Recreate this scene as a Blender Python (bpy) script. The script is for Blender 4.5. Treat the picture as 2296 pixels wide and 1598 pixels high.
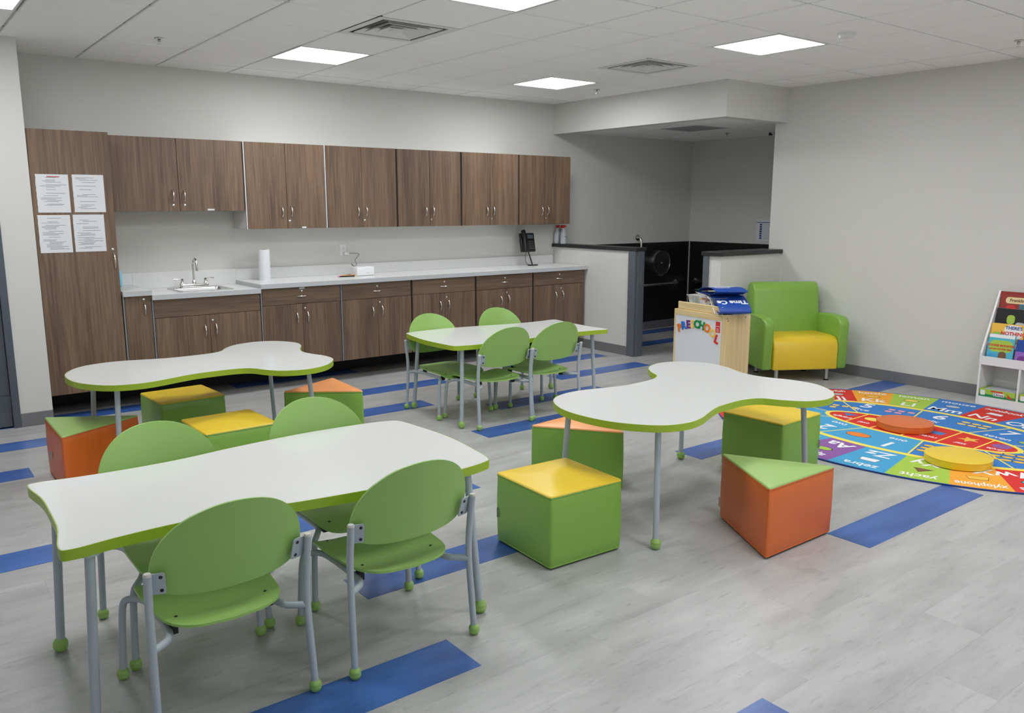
import bpy, bmesh, math, random
from mathutils import Vector, Matrix
random.seed(7)
for o in list(bpy.data.objects): bpy.data.objects.remove(o)
scene = bpy.context.scene
C = scene.collection
PI = math.pi
# ------------------------------------------------------------------ camera
cam = bpy.data.cameras.new('camera'); cam.sensor_fit = 'HORIZONTAL'; cam.sensor_width = 36
cam.lens = 1859.4 * 36 / 2296; cam.clip_start = 0.05; cam.clip_end = 60
co = bpy.data.objects.new('camera', cam); C.objects.link(co)
YAW, PIT = 0.6571, -0.1786
fw = Vector((math.sin(YAW)*math.cos(PIT), math.cos(YAW)*math.cos(PIT), math.sin(PIT)))
co.location = (-4.5293, -3.0271, 1.6164)
co.rotation_euler = fw.to_track_quat('-Z', 'Y').to_euler()
scene.camera = co
# ------------------------------------------------------------------ world, exposure
w = bpy.data.worlds.new('world'); scene.world = w; w.use_nodes = True
w.node_tree.nodes['Background'].inputs[0].default_value = (0.86, 0.94, 1.0, 1)   # even overcast daylight outside the windows
w.node_tree.nodes['Background'].inputs[1].default_value = 1.8
scene.view_settings.view_transform = 'Standard'
scene.view_settings.look = 'None'
scene.view_settings.exposure = 0.0
scene.view_settings.gamma = 1.0
scene.view_settings.use_curve_mapping = False
scene.cycles.diffuse_bounces = 5; scene.cycles.glossy_bounces = 3; scene.cycles.transmission_bounces = 4; scene.cycles.max_bounces = 10
scene.cycles.use_light_tree = False; scene.cycles.use_adaptive_sampling = True; scene.cycles.adaptive_threshold = 0.1; scene.cycles.adaptive_min_samples = 16
PANEL = 24.5          # radiance of the ceiling light panels
H, YB, XR, T = 2.788, 4.613, 2.947, 0.6096

# ------------------------------------------------------------------ materials
def lin(c):
    return tuple(((x/255)/12.92 if x/255 <= 0.04045 else ((x/255+0.055)/1.055)**2.4) for x in c)
MATS = {}
def mat(name, col, rough=0.5, metal=0.0, bump=0.0, bscale=60, var=0.0, vscale=4, coat=0.0, spec=0.5, trans=0.0, emit=0.0, stretch=(1,1,1), sheen=0.0):
    m = bpy.data.materials.new(name); m.use_nodes = True; nt = m.node_tree; N = nt.nodes; L = nt.links
    b = N['Principled BSDF']
    b.inputs['Base Color'].default_value = (*col, 1); b.inputs['Roughness'].default_value = rough
    b.inputs['Metallic'].default_value = metal; b.inputs['Specular IOR Level'].default_value = spec
    b.inputs['Coat Weight'].default_value = coat; b.inputs['Transmission Weight'].default_value = trans
    b.inputs['Sheen Weight'].default_value = sheen
    if emit: b.inputs['Emission Color'].default_value = (*col, 1); b.inputs['Emission Strength'].default_value = emit
    if bump or var:
        tc = N.new('ShaderNodeTexCoord'); mp = N.new('ShaderNodeMapping'); mp.inputs['Scale'].default_value = stretch
        L.new(tc.outputs['Object'], mp.inputs['Vector'])
    if bump:
        n = N.new('ShaderNodeTexNoise'); n.inputs['Scale'].default_value = bscale; n.inputs['Detail'].default_value = 3
        L.new(mp.outputs[0], n.inputs['Vector'])
        bp = N.new('ShaderNodeBump'); bp.inputs['Strength'].default_value = bump; bp.inputs['Distance'].default_value = 0.002
        L.new(n.outputs['Fac'], bp.inputs['Height']); L.new(bp.outputs[0], b.inputs['Normal'])
    if var:
        n2 = N.new('ShaderNodeTexNoise'); n2.inputs['Scale'].default_value = vscale; n2.inputs['Detail'].default_value = 4
        L.new(mp.outputs[0], n2.inputs['Vector'])
        r = N.new('ShaderNodeValToRGB')
        r.color_ramp.elements[0].position = 0.3; r.color_ramp.elements[1].position = 0.7
        r.color_ramp.elements[0].color = (*[x*(1-var) for x in col], 1); r.color_ramp.elements[1].color = (*[min(1, x*(1+var)) for x in col], 1)
        L.new(n2.outputs['Fac'], r.inputs[0]); L.new(r.outputs[0], b.inputs['Base Color'])
    MATS[name] = m; return m

def wood(name, dark, light, axis='z', rough=0.42, fine=90, seed=0.0):
    m = bpy.data.materials.new(name); m.use_nodes = True; nt = m.node_tree; N = nt.nodes; L = nt.links
    b = N['Principled BSDF']; b.inputs['Roughness'].default_value = rough
    tc = N.new('ShaderNodeTexCoord'); oi = N.new('ShaderNodeObjectInfo')
    ad = N.new('ShaderNodeVectorMath'); ad.operation = 'ADD'
    sc = N.new('ShaderNodeVectorMath'); sc.operation = 'SCALE'; sc.inputs[3].default_value = 40
    cx = N.new('ShaderNodeCombineXYZ')
    for i in range(3): L.new(oi.outputs['Random'], cx.inputs[i])
    L.new(cx.outputs[0], sc.inputs[0]); L.new(tc.outputs['Object'], ad.inputs[0]); L.new(sc.outputs[0], ad.inputs[1])
    mp = N.new('ShaderNodeMapping'); mp.inputs['Scale'].default_value = (1, 1, 0.035) if axis == 'z' else (0.035, 1, 1)
    L.new(ad.outputs[0], mp.inputs['Vector'])
    n1 = N.new('ShaderNodeTexNoise'); n1.inputs['Scale'].default_value = 9; n1.inputs['Detail'].default_value = 5; n1.inputs['Distortion'].default_value = 0.6
    n2 = N.new('ShaderNodeTexNoise'); n2.inputs['Scale'].default_value = fine; n2.inputs['Detail'].default_value = 4
    L.new(mp.outputs[0], n1.inputs['Vector']); L.new(mp.outputs[0], n2.inputs['Vector'])
    mx = N.new('ShaderNodeMix'); mx.data_type = 'FLOAT'; mx.inputs[0].default_value = 0.5
    L.new(n1.outputs['Fac'], mx.inputs[2]); L.new(n2.outputs['Fac'], mx.inputs[3])
    r = N.new('ShaderNodeValToRGB'); e = r.color_ramp.elements
    e[0].position = 0.36; e[1].position = 0.64; e[0].color = (*dark, 1); e[1].color = (*light, 1)
    L.new(mx.outputs[0], r.inputs[0]); L.new(r.outputs[0], b.inputs['Base Color'])
    bp = N.new('ShaderNodeBump'); bp.inputs['Strength'].default_value = 0.08; bp.inputs['Distance'].default_value = 0.001
    L.new(n2.outputs['Fac'], bp.inputs['Height']); L.new(bp.outputs[0], b.inputs['Normal'])
    MATS[name] = m; return m

def floor_mat(name, dark, light, streak, rough=0.33):
    m = bpy.data.materials.new(name); m.use_nodes = True; nt = m.node_tree; N = nt.nodes; L = nt.links
    b = N['Principled BSDF']; b.inputs['Roughness'].default_value = rough; b.inputs['Specular IOR Level'].default_value = 0.45
    tc = N.new('ShaderNodeTexCoord'); oi = N.new('ShaderNodeObjectInfo')
    cx = N.new('ShaderNodeCombineXYZ'); 
    for i in range(3): L.new(oi.outputs['Random'], cx.inputs[i])
    sc = N.new('ShaderNodeVectorMath'); sc.operation = 'SCALE'; sc.inputs[3].default_value = 9
    ad = N.new('ShaderNodeVectorMath'); ad.operation = 'ADD'
    L.new(cx.outputs[0], sc.inputs[0]); L.new(tc.outputs['Object'], ad.inputs[0]); L.new(sc.outputs[0], ad.inputs[1])
    mp = N.new('ShaderNodeMapping'); mp.inputs['Scale'].default_value = (0.22, 1, 1); mp.inputs['Rotation'].default_value = (0, 0, 0.06)
    L.new(ad.outputs[0], mp.inputs['Vector'])
    n1 = N.new('ShaderNodeTexNoise'); n1.inputs['Scale'].default_value = 7; n1.inputs['Detail'].default_value = 8; n1.inputs['Roughness'].default_value = 0.65
    n2 = N.new('ShaderNodeTexNoise'); n2.inputs['Scale'].default_value = 42; n2.inputs['Detail'].default_value = 5; n2.inputs['Roughness'].default_value = 0.7
    L.new(mp.outputs[0], n1.inputs['Vector']); L.new(mp.outputs[0], n2.inputs['Vector'])
    r = N.new('ShaderNodeValToRGB'); e = r.color_ramp.elements
    e[0].position = 0.3; e[1].position = 0.7; e[0].color = (*dark, 1); e[1].color = (*light, 1)
    L.new(n1.outputs['Fac'], r.inputs[0])
    r2 = N.new('ShaderNodeValToRGB'); e = r2.color_ramp.elements
    e[0].position = 0.56; e[1].position = 0.72; e[0].color = (0, 0, 0, 1); e[1].color = (1, 1, 1, 1)
    L.new(n2.outputs['Fac'], r2.inputs[0])
    mul = N.new('ShaderNodeMath'); mul.operation = 'MULTIPLY'; mul.inputs[1].default_value = 0.42
    L.new(r2.outputs[0], mul.inputs[0])
    mx = N.new('ShaderNodeMix'); mx.data_type = 'RGBA'
    L.new(mul.outputs[0], mx.inputs[0]); L.new(r.outputs[0], mx.inputs[6]); mx.inputs[7].default_value = (*streak, 1)
    hs = N.new('ShaderNodeHueSaturation')
    ra = N.new('ShaderNodeMapRange'); ra.inputs[3].default_value = 0.992; ra.inputs[4].default_value = 1.008
    L.new(oi.outputs['Random'], ra.inputs[0]); L.new(ra.outputs[0], hs.inputs['Value']); L.new(mx.outputs[2], hs.inputs['Color'])
    L.new(hs.outputs[0], b.inputs['Base Color'])
    MATS[name] = m; return m

mat('wall', (0.66, 0.655, 0.62), 0.75)
mat('ceiling_tile', (0.95, 0.95, 0.93), 0.95, var=0.012, vscale=9)
mat('ceiling_grid', (0.55, 0.55, 0.54), 0.6)
mat('plenum', (0.35, 0.35, 0.34), 0.9)
mat('baseboard', lin((118, 118, 120)), 0.5, bump=0.05)
mat('slate_metal', lin((94, 101, 108)), 0.4)
mat('door_metal', lin((82, 88, 98)), 0.4)
mat('dark_glass', (0.02, 0.03, 0.035), 0.03, spec=0.9)
mat('black_panel', (0.010, 0.010, 0.011), 0.35)
mat('cap_black', (0.022, 0.022, 0.024), 0.35)
mat('toe_black', (0.008, 0.008, 0.009), 0.6)
mat('light_diffuser', (0.955, 0.97, 1.0), 0.5, emit=PANEL)
mat('white_metal', (0.78, 0.78, 0.77), 0.4)
mat('vent_dark', (0.03, 0.035, 0.04), 0.6)
mat('chrome', (0.80, 0.80, 0.78), 0.12, metal=1)
mat('nickel', (0.66, 0.64, 0.60), 0.22, metal=1)
mat('steel', (0.60, 0.60, 0.59), 0.3, metal=1)
mat('gunmetal', (0.30, 0.29, 0.28), 0.28, metal=1)
wood('walnut', lin((88, 70, 56)), lin((133, 107, 86)), 'z')
wood('walnut_h', lin((88, 70, 56)), lin((130, 105, 85)), 'x')
mat('laminate_edge', (0.55, 0.55, 0.55), 0.4); mat('edge_grey', (0.22, 0.23, 0.24), 0.45); mat('gap_dark', (0.03, 0.022, 0.017), 0.6)  # last one is near-black: shade of the cabinet gaps put into colour
mat('cabinet_white', (0.72, 0.72, 0.70), 0.5)
mat('counter', (0.74, 0.745, 0.735), 0.28, var=0.02, vscale=90)
mat('counter_edge', (0.52, 0.535, 0.55), 0.35)
mat('table_white', (0.70, 0.705, 0.685), 0.16, spec=0.5)
mat('table_edge', (0.33, 0.47, 0.028), 0.32)
mat('leg_grey', lin((172, 181, 188)), 0.42, bump=0.04, bscale=400)
mat('foot_green', (0.30, 0.50, 0.13), 0.42)
mat('chair_green', (0.30, 0.515, 0.13), 0.36, bump=0.05, bscale=500)
mat('rubber_black', (0.012, 0.012, 0.012), 0.6)
mat('cap_grey', lin((198, 196, 190)), 0.5)
mat('vinyl_green', (0.215, 0.425, 0.058), 0.36, spec=0.7, bump=0.10, bscale=350)
mat('vinyl_lime', (0.33, 0.52, 0.15), 0.36, spec=0.7, bump=0.10, bscale=350)
mat('vinyl_yellow', (0.80, 0.56, 0.022), 0.36, spec=0.7, bump=0.10, bscale=350)
mat('vinyl_orange', (0.68, 0.135, 0.014), 0.36, spec=0.7, bump=0.10, bscale=350)
mat('vinyl_peach', (0.86, 0.33, 0.10), 0.36, spec=0.7, bump=0.10, bscale=350)
mat('black_base', (0.012, 0.012, 0.012), 0.7)
mat('tag_grey', (0.35, 0.36, 0.36), 0.7)
floor_mat('plank_grey', (0.345, 0.343, 0.336), (0.49, 0.488, 0.478), (0.20, 0.195, 0.19))
floor_mat('plank_blue', (0.030, 0.085, 0.30), (0.065, 0.165, 0.47), (0.03, 0.07, 0.25), 0.3)
mat('floor_under', (0.30, 0.30, 0.29), 0.7)
wood('birch', lin((218, 192, 138)), lin((238, 214, 164)), 'z', 0.4, 60)
wood('birch_h', lin((218, 192, 138)), lin((238, 214, 164)), 'x', 0.4, 60)
mat('whiteboard', (0.80, 0.82, 0.85), 0.3)
mat('paper', (0.74, 0.75, 0.77), 0.6, bump=0.1, bscale=40)
mat('ink', (0.16, 0.16, 0.17), 0.8)
mat('ink_red', (0.55, 0.20, 0.18), 0.8)
mat('shelf_white', (0.80, 0.80, 0.79), 0.35)
def plain(n, c, r=0.55): return mat(n, lin(c), r)
for n, c in dict(p_red=(214,48,40), p_orange=(240,165,50), p_lime=(165,198,72), p_blue=(58,124,196), p_sky=(70,160,205), p_purple=(140,90,160), p_yellow=(245,222,90), p_white=(238,238,238), p_black=(22,22,24), p_pink=(235,160,175), p_brown=(120,80,52), p_navy=(28,66,150), p_green=(30,140,90), m_orange=(238,128,40), m_blue=(44,120,210), m_purple=(118,52,140), m_yellow=(246,206,110), m_green=(22,140,78), m_red=(222,50,46), c_teal=(80,180,200), c_cream=(236,214,160), c_gold=(240,188,70), c_grey=(190,195,200), c_maroon=(150,50,42), c_violet=(150,100,190), cover_brown=(130,78,60)).items(): plain(n, c)
mat('rug_pile', lin((70,130,195)), 0.95)
for n in ('p_red','p_orange','p_lime','p_blue','p_sky','p_purple','p_yellow','p_white'):
    c = tuple(MATS[n].node_tree.nodes['Principled BSDF'].inputs['Base Color'].default_value)[:3]
    mat('r'+n[1:], c, 0.95, bump=0.6, bscale=500, var=0.10, vscale=120)
mat('bottle_white', (0.70, 0.74, 0.78), 0.35)
mat('phone_black', (0.010, 0.010, 0.011), 0.3)
mat('phone_key', (0.06, 0.06, 0.065), 0.4)
mat('screen', (0.10, 0.14, 0.17), 0.15)
mat('pearl', (0.80, 0.80, 0.81), 0.35)
mat('chart_blue', lin((28, 72, 158)), 0.4)
m = mat('clear_plastic', (0.93, 0.95, 0.96), 0.06, trans=0.85); m.node_tree.nodes['Principled BSDF'].inputs['IOR'].default_value = 1.2
mat('lightblue', (0.25, 0.62, 0.80), 0.4)
M = MATS

# ------------------------------------------------------------------ mesh helpers
class MB:
    def __init__(s): s.v = []; s.f = []; s.m = []
    def add(s, vs, fs, mi=0):
        n = len(s.v); s.v += [tuple(v) for v in vs]
        for f in fs: s.f.append(tuple(i+n for i in f)); s.m.append(mi)
        return s
    def box(s, x0, x1, y0, y1, z0, z1, mi=0):
        return s.add([(x0,y0,z0),(x1,y0,z0),(x1,y1,z0),(x0,y1,z0),(x0,y0,z1),(x1,y0,z1),(x1,y1,z1),(x0,y1,z1)],
              [(0,3,2,1),(4,5,6,7),(0,1,5,4),(1,2,6,5),(2,3,7,6),(3,0,4,7)], mi)
    def prism(s, p, z0, z1, mt=0, ms=None, mbm=None):
        n = len(p); ms = mt if ms is None else ms; mbm = mt if mbm is None else mbm
        s.add([(x,y,z1) for x,y in p], [tuple(range(n))], mt)
        s.add([(x,y,z0) for x,y in p], [tuple(reversed(range(n)))], mbm)
        s.add([(x,y,z0) for x,y in p]+[(x,y,z1) for x,y in p], [(i,(i+1)%n,(i+1)%n+n,i+n) for i in range(n)], ms)
        return s
    def band(s, po, pi, z0, z1, mi=0):
        n = len(po)
        s.add([(x,y,z0) for x,y in po]+[(x,y,z1) for x,y in po]+[(x,y,z1) for x,y in pi]+[(x,y,z0) for x,y in pi],
              [f for i in range(n) for j in ((i+1)%n,) for f in ((i,j,j+n,i+n),(i+n,j+n,j+2*n,i+2*n),(i+2*n,j+2*n,j+3*n,i+3*n),(i+3*n,j+3*n,j,i))], mi)
        return s
    def tube(s, path, r, n=10, mi=0, caps=True):
        P = [Vector(p) for p in path]; R = r if isinstance(r, (list, tuple)) else [r]*len(P)
        t = (P[1]-P[0]).normalized(); u = t.orthogonal().normalized(); rings = []
        for i, p in enumerate(P):
            if i == 0: tt = P[1]-P[0]
            elif i == len(P)-1: tt = P[-1]-P[-2]
            else: tt = (P[i+1]-P[i]).normalized()+(P[i]-P[i-1]).normalized()
            tt.normalize(); u = (u-tt*u.dot(tt)).normalized(); v = tt.cross(u)
            rings.append([p+(u*math.cos(2*PI*k/n)+v*math.sin(2*PI*k/n))*R[i] for k in range(n)])
        vs = [q for g in rings for q in g]; m_ = len(rings)
        fs = [(a*n+k, a*n+(k+1)%n, (a+1)*n+(k+1)%n, (a+1)*n+k) for a in range(m_-1) for k in range(n)]
        if caps: fs += [tuple(reversed(range(n))), tuple(range((m_-1)*n, m_*n))]
        return s.add(vs, fs, mi)
    def lathe(s, prof, n=20, c=(0,0,0), mi=0):
        vs = [(c[0]+r*math.cos(2*PI*k/n), c[1]+r*math.sin(2*PI*k/n), c[2]+z) for r, z in prof for k in range(n)]
        m_ = len(prof)
        fs = [(a*n+k, a*n+(k+1)%n, (a+1)*n+(k+1)%n, (a+1)*n+k) for a in range(m_-1) for k in range(n)]
        fs += [tuple(reversed(range(n))), tuple(range((m_-1)*n, m_*n))]
        return s.add(vs, fs, mi)
    def xf(s, mx): s.v = [tuple(mx @ Vector(v)) for v in s.v]; return s
    def mesh(s, name, mats, smooth=None, bev=0, seg=2):
        me = bpy.data.meshes.new(name); me.from_pydata(s.v, [], s.f)
        for m_ in (mats if isinstance(mats, (list, tuple)) else [mats]): me.materials.append(M[m_] if isinstance(m_, str) else m_)
        me.polygons.foreach_set('material_index', s.m)
        bm = bmesh.new(); bm.from_mesh(me); bmesh.ops.remove_doubles(bm, verts=bm.verts, dist=1e-6)
        bmesh.ops.recalc_face_normals(bm, faces=bm.faces)
        if bev:
            ed = [e for e in bm.edges if len(e.link_faces) == 2 and e.calc_face_angle(0) > 0.5]
            bmesh.ops.bevel(bm, geom=ed, offset=bev, segments=seg, profile=0.5, affect='EDGES', clamp_overlap=True)
        bm.to_mesh(me); bm.free()
        if smooth is not None:
            me.shade_smooth(); me.set_sharp_from_angle(angle=math.radians(smooth))
        return me
def link(name, me, parent=None, loc=(0,0,0), rot=(0,0,0)):
    o = bpy.data.objects.new(name, me); C.objects.link(o); o.location = loc; o.rotation_euler = rot
    if parent: o.parent = parent
    return o
def part(name, mb, mats, parent=None, loc=(0,0,0), rot=(0,0,0), smooth=None, bev=0, seg=2):
    return link(name, mb.mesh(name, mats, smooth, bev, seg), parent, loc, rot)
def tag(o, label, cat, group=None):
    o['label'] = label; o['category'] = cat
    if group: o['group'] = group
    return o
def thing(name, label, cat, loc=(0,0,0), rz=0, group=None):
    o = bpy.data.objects.new(name, None); C.objects.link(o); o.empty_display_size = 0.05
    o.location = loc; o.rotation_euler = (0, 0, rz)
    return tag(o, label, cat, group)
def struct(o): o['kind'] = 'structure'; return o
def copy_tree(o, parent=None):
    c = o.copy(); C.objects.link(c); c.parent = parent
    for ch in o.children: copy_tree(ch, c)
    return c
def catmull(p, k=6, closed=True):
    n = len(p); out = []
    for i in range(n if closed else n-1):
        a, b, c, d = (p[(i-1) % n], p[i], p[(i+1) % n], p[(i+2) % n]) if closed else (p[max(i-1,0)], p[i], p[i+1], p[min(i+2,n-1)])
        for q in range(k):
            t = q/k
            out.append(tuple(0.5*(2*b[j]+(c[j]-a[j])*t+(2*a[j]-5*b[j]+4*c[j]-d[j])*t*t+(3*b[j]-a[j]-3*c[j]+d[j])*t**3) for j in range(len(b))))
    if not closed: out.append(tuple(p[-1]))
    return out
def offset(p, d):
    n = len(p); out = []
    for i in range(n):
        a, b, c = Vector(p[i-1]), Vector(p[i]), Vector(p[(i+1) % n]); t = (c-a).normalized()
        out.append((b.x+t.y*d, b.y-t.x*d))
    return out
def round_poly(p, r, seg=4):
    n = len(p); out = []
    for i in range(n):
        a, b, c = Vector(p[i-1]), Vector(p[i]), Vector(p[(i+1) % n])
        u, v = (a-b).normalized(), (c-b).normalized()
        for k in range(seg+1):
            t = k/seg; out.append(tuple(((b+u*r)*(1-t)**2+b*2*t*(1-t)+(b+v*r)*t*t)))
    return out
def resample(p, k):
    n = len(p); out = []
    for i in range(n):
        a, b = Vector(p[i]), Vector(p[(i+1) % n]); m_ = k if (b-a).length > 0.08 else 1
        for q in range(m_): out.append(tuple(a.lerp(b, q/m_)))
    return out
_texts = []
def text(name, s, size, mt, parent, loc, rot=(0,0,0), ext=0.0004, bold=0.0, align='CENTER', sx=1.0, mx=None, label=None):
    cu = bpy.data.curves.new(name, 'FONT'); cu.body = s; cu.size = size; cu.extrude = ext; cu.offset = bold
    cu.align_x = align; cu.align_y = 'CENTER'; cu.resolution_u = 3
    o = bpy.data.objects.new(name, cu); C.objects.link(o)
    bpy.context.view_layer.update()
    me = bpy.data.meshes.new_from_object(o.evaluated_get(bpy.context.evaluated_depsgraph_get()))
    bpy.data.objects.remove(o); bpy.data.curves.remove(cu)
    if sx != 1.0: me.transform(Matrix.Diagonal((sx, 1, 1, 1)))
    if mx is not None: me.transform(mx)
    me.materials.clear(); me.materials.append(M[mt]); me.name = name
    return link(name, me, parent, loc, rot)
def disc(r, n=24, cx=0, cy=0, ry=None): return [(cx+r*math.cos(2*PI*k/n), cy+(ry or r)*math.sin(2*PI*k/n)) for k in range(n)]

# ================================================================== SETTING
XL, YF = -6.6, -6.0
# ---- floor: under-slab with every plank laid on it
fl = struct(part('floor', MB().box(XL-0.1, 4.6, YF-0.1, 4.75, -0.06, -0.004), 'floor_under'))
PW, PL = 0.2286, 1.2192
blue = [(-4.17,-0.573),(-3.03,0.13),(-0.867,-0.871),(-1.178,1.81),(-0.386,0.555),(-3.543,-1.538),(-4.93,1.36),(-5.095,2.80),
        (-4.72,3.515),(-1.572,3.56),(-2.17,2.888),(0.55,3.01),(0.567,3.67),(-0.61,2.42),(1.725,0.905),(-2.02,4.53),(-3.9,4.19),
        (-3.06,0.985),(2.45,3.88),(3.2,4.52),(-5.6,0.2),(-5.2,-1.6)]
gap = 0.0003
gme = MB().box(0, PL-gap, gap-PW, 0, -0.004, 0.0).mesh('grey_plank', 'plank_grey')
bme = MB().box(0, PL-gap, gap-PW, 0, -0.004, 0.0012).mesh('blue_plank', 'plank_blue')
for x, y in blue: link('blue_plank', bme, fl, (x, y, 0))
row = 0; y = 4.60
while y > -2.6:
    off = (row*0.413) % PL; x = -6.0 - off
    xmax = 4.45 if y > 2.1 else 2.95
    while x < xmax:
        if y > -1.6 or x < 1.5:
            # only where the camera's surroundings see floor
            if not (x+PL < -5.4) and not (y < -1.6 and x > 2.2): link('floor_plank', gme, fl, (x, y, 0))
        x += PL
    y -= PW; row += 1
part('far_flooring', MB().box(XL, 4.5, YF, y+PW-0.228+0.0005, -0.004, 0), 'plank_grey', fl)
# ---- walls
def wallbox(name, *b, m_='wall'): return struct(part(name, MB().box(*b), m_))
wallbox('wall_back', XL-0.1, 4.6, YB, YB+0.14, 0, 2.95)
wallbox('wall_right', XR, XR+0.14, YF, 2.26, 0, 2.95)
wallbox('wall_alcove_front', XR+0.14, 4.6, 2.12, 2.26, 0, 2.95)
wallbox('wall_alcove_right', 4.453, 4.6, 2.26, YB, 0, 2.95)
wallbox('wall_left', XL-0.14, XL, YF, YB, 0, 2.95)
WIN = [(-6.1, -4.0), (-3.6, -1.5), (-1.1, 1.0)]; WZ0, WZ1 = 0.9, 2.45
fwb = MB().box(XL-0.14, XR+0.14, YF-0.14, YF, 0, WZ0).box(XL-0.14, XR+0.14, YF-0.14, YF, WZ1, 2.95)
ed = [XL-0.14]+[v for p in WIN for v in p]+[XR+0.14]
for k in range(0, len(ed), 2): fwb.box(ed[k], ed[k+1], YF-0.14, YF, WZ0, WZ1)
struct(part('wall_front', fwb, 'wall'))
gm = bpy.data.materials.new('window_glass'); gm.use_nodes = True; nt = gm.node_tree; nt.nodes.clear()
o_ = nt.nodes.new('ShaderNodeOutputMaterial'); mx_ = nt.nodes.new('ShaderNodeMixShader'); mx_.inputs[0].default_value = 0.06
tr_ = nt.nodes.new('ShaderNodeBsdfTransparent'); gl_ = nt.nodes.new('ShaderNodeBsdfGlossy'); gl_.inputs['Roughness'].default_value = 0.02
nt.links.new(tr_.outputs[0], mx_.inputs[1]); nt.links.new(gl_.outputs[0], mx_.inputs[2]); nt.links.new(mx_.outputs[0], o_.inputs[0])
M['window_glass'] = gm
for k, (a, b) in enumerate(WIN):
    c = (a+b)/2
    wo = struct(part('window_%d' % (k+1), MB().box(a, b, YF-0.10, YF-0.04, WZ0, WZ0+0.05).box(a, b, YF-0.10, YF-0.04, WZ1-0.05, WZ1).box(a, a+0.05, YF-0.10, YF-0.04, WZ0+0.05, WZ1-0.05).box(b-0.05, b, YF-0.10, YF-0.04, WZ0+0.05, WZ1-0.05).box(c-0.03, c+0.03, YF-0.10, YF-0.04, WZ0+0.05, WZ1-0.05), 'slate_metal'))
    for p, q in ((a+0.05, c-0.03), (c+0.03, b-0.05)): part('pane', MB().box(p, q, YF-0.073, YF-0.067, WZ0+0.05, WZ1-0.05), 'window_glass', wo)
wallbox('wall_stub', -3.762, -3.548, 3.95, YB, 0, 2.95)
wallbox('wall_door_left', XL, -4.78, 3.95, 4.09, 0, 2.95)
wallbox('wall_door_header', -4.78, -3.762, 3.95, 4.09, 2.16, 2.95)
sof = MB().box(1.977, 2.10, 2.12, YB, 2.45, 2.87); sof.box(2.10, XR, 2.12, 2.26, 2.45, 2.87)
struct(part('wall_soffit', sof, 'wall'))
# half-height partition walls of the alcove
hw1 = wallbox('wall_partition_back', 1.985, 2.095, 3.335, YB, 0, 1.145)
part('cap', MB().box(1.965, 2.125, 3.215, YB, 1.145, 1.185), 'cap_black', hw1, bev=0.006)
hw2 = wallbox('wall_partition_front', 1.985, XR, 2.112, 2.252, 0, 1.145)
part('cap', MB().box(1.955, XR, 2.085, 2.335, 1.145, 1.185), 'cap_black', hw2, bev=0.006)
def jamb(name, y0, y1, s):
    b = MB().box(1.965, 2.115, y0, y1, 0, 1.145); ym = (y0+y1)/2
    b.box(2.0, 2.08, y1 if s > 0 else y0-0.016, y1+0.016 if s > 0 else y0, 0, 1.145)
    o = struct(part(name, b, 'slate_metal', bev=0.003)); return o
j1 = jamb('trim_1', 3.235, 3.335, -1)
part('strike_plate', MB().box(2.02, 2.06, 3.2165, 3.219, 0.78, 0.93), 'steel', j1)
jamb('trim_2', 2.252, 2.315, 1)
# baseboards (rubber cove base)
def base(name, x0, x1, y0, y1):
    return struct(part(name, MB().box(x0, x1, y0, y1, 0, 0.102), 'baseboard', bev=0.003))
base('baseboard_right', XR-0.008, XR, YF, 2.112)
base('baseboard_stub', -3.762, -3.548, 3.942, 3.95)
base('baseboard_partition_back', 1.977, 1.985, 3.335, 4.5)
base('baseboard_partition_front', 1.985, XR, 2.104, 2.112)
base('baseboard_alcove_back', 2.1, 4.45, YB-0.022, YB-0.012)
base('baseboard_alcove_right', 4.43, 4.442, 2.27, YB)
# black wainscot in the alcove with a pale corner strip
wb = struct(part('wall_wainscot_back', MB().box(2.1, 4.453, YB-0.012, YB, 0, 1.15), 'black_panel'))
part('edge_strip', MB().box(2.1, 4.453, YB-0.013, YB, 1.15, 1.157), 'cap_grey', wb)
wr = struct(part('wall_wainscot_right', MB().box(4.442, 4.453, 2.26, YB-0.012, 0, 1.15), 'black_panel'))
part('corner_strip', MB().box(4.432, 4.443, YB-0.024, YB-0.012, 0, 1.15), 'cap_grey', wr)
part('edge_strip', MB().box(4.440, 4.453, 2.26, YB-0.012, 1.15, 1.157), 'cap_grey', wr)
struct(part('wall_toe_kick', MB().box(-3.55, 1.96, 4.52, YB, 0, 0.185), 'toe_black'))
# glazed door at far left
d1 = struct(thing('door_1', 'x', 'x', (-3.762, 3.95, 0))); del d1['label']; del d1['category']
part('door_frame', MB().box(-1.018, 0, -0.012, 0.14, 2.10, 2.16).box(-0.05, 0, -0.012, 0.14, 0, 2.10).box(-1.018, -0.968, -0.012, 0.14, 0, 2.10), 'door_metal', d1, bev=0.003)
dl = part('door_leaf', MB().box(-0.965, -0.053, 0.02, 0.065, 0.01, 0.245).box(-0.965, -0.053, 0.02, 0.065, 1.97, 2.095).box(-0.14, -0.053, 0.02, 0.065, 0.245, 1.97).box(-0.965, -0.86, 0.02, 0.065, 0.245, 1.97).box(-0.86, -0.14, 0.02, 0.065, 0.84, 0.98), 'door_metal', d1, bev=0.003)
for z0, z1 in ((0.245, 0.84), (0.98, 1.97)):
    part('pane', MB().box(-0.86, -0.14, 0.036, 0.05, z0, z1), 'dark_glass', dl)
    part('glazing_bead', MB().box(-0.86, -0.845, 0.024, 0.05, z0, z1).box(-0.155, -0.14, 0.024, 0.05, z0, z1).box(-0.845, -0.155, 0.024, 0.05, z0, z0+0.015).box(-0.845, -0.155, 0.024, 0.05, z1-0.015, z1), 'slate_metal', dl)
part('handle', MB().tube([(-0.88, 0.02, 1.0), (-0.88, -0.03, 1.0), (-0.78, -0.03, 1.0)], 0.009, 8), 'steel', dl, smooth=40)
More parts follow.
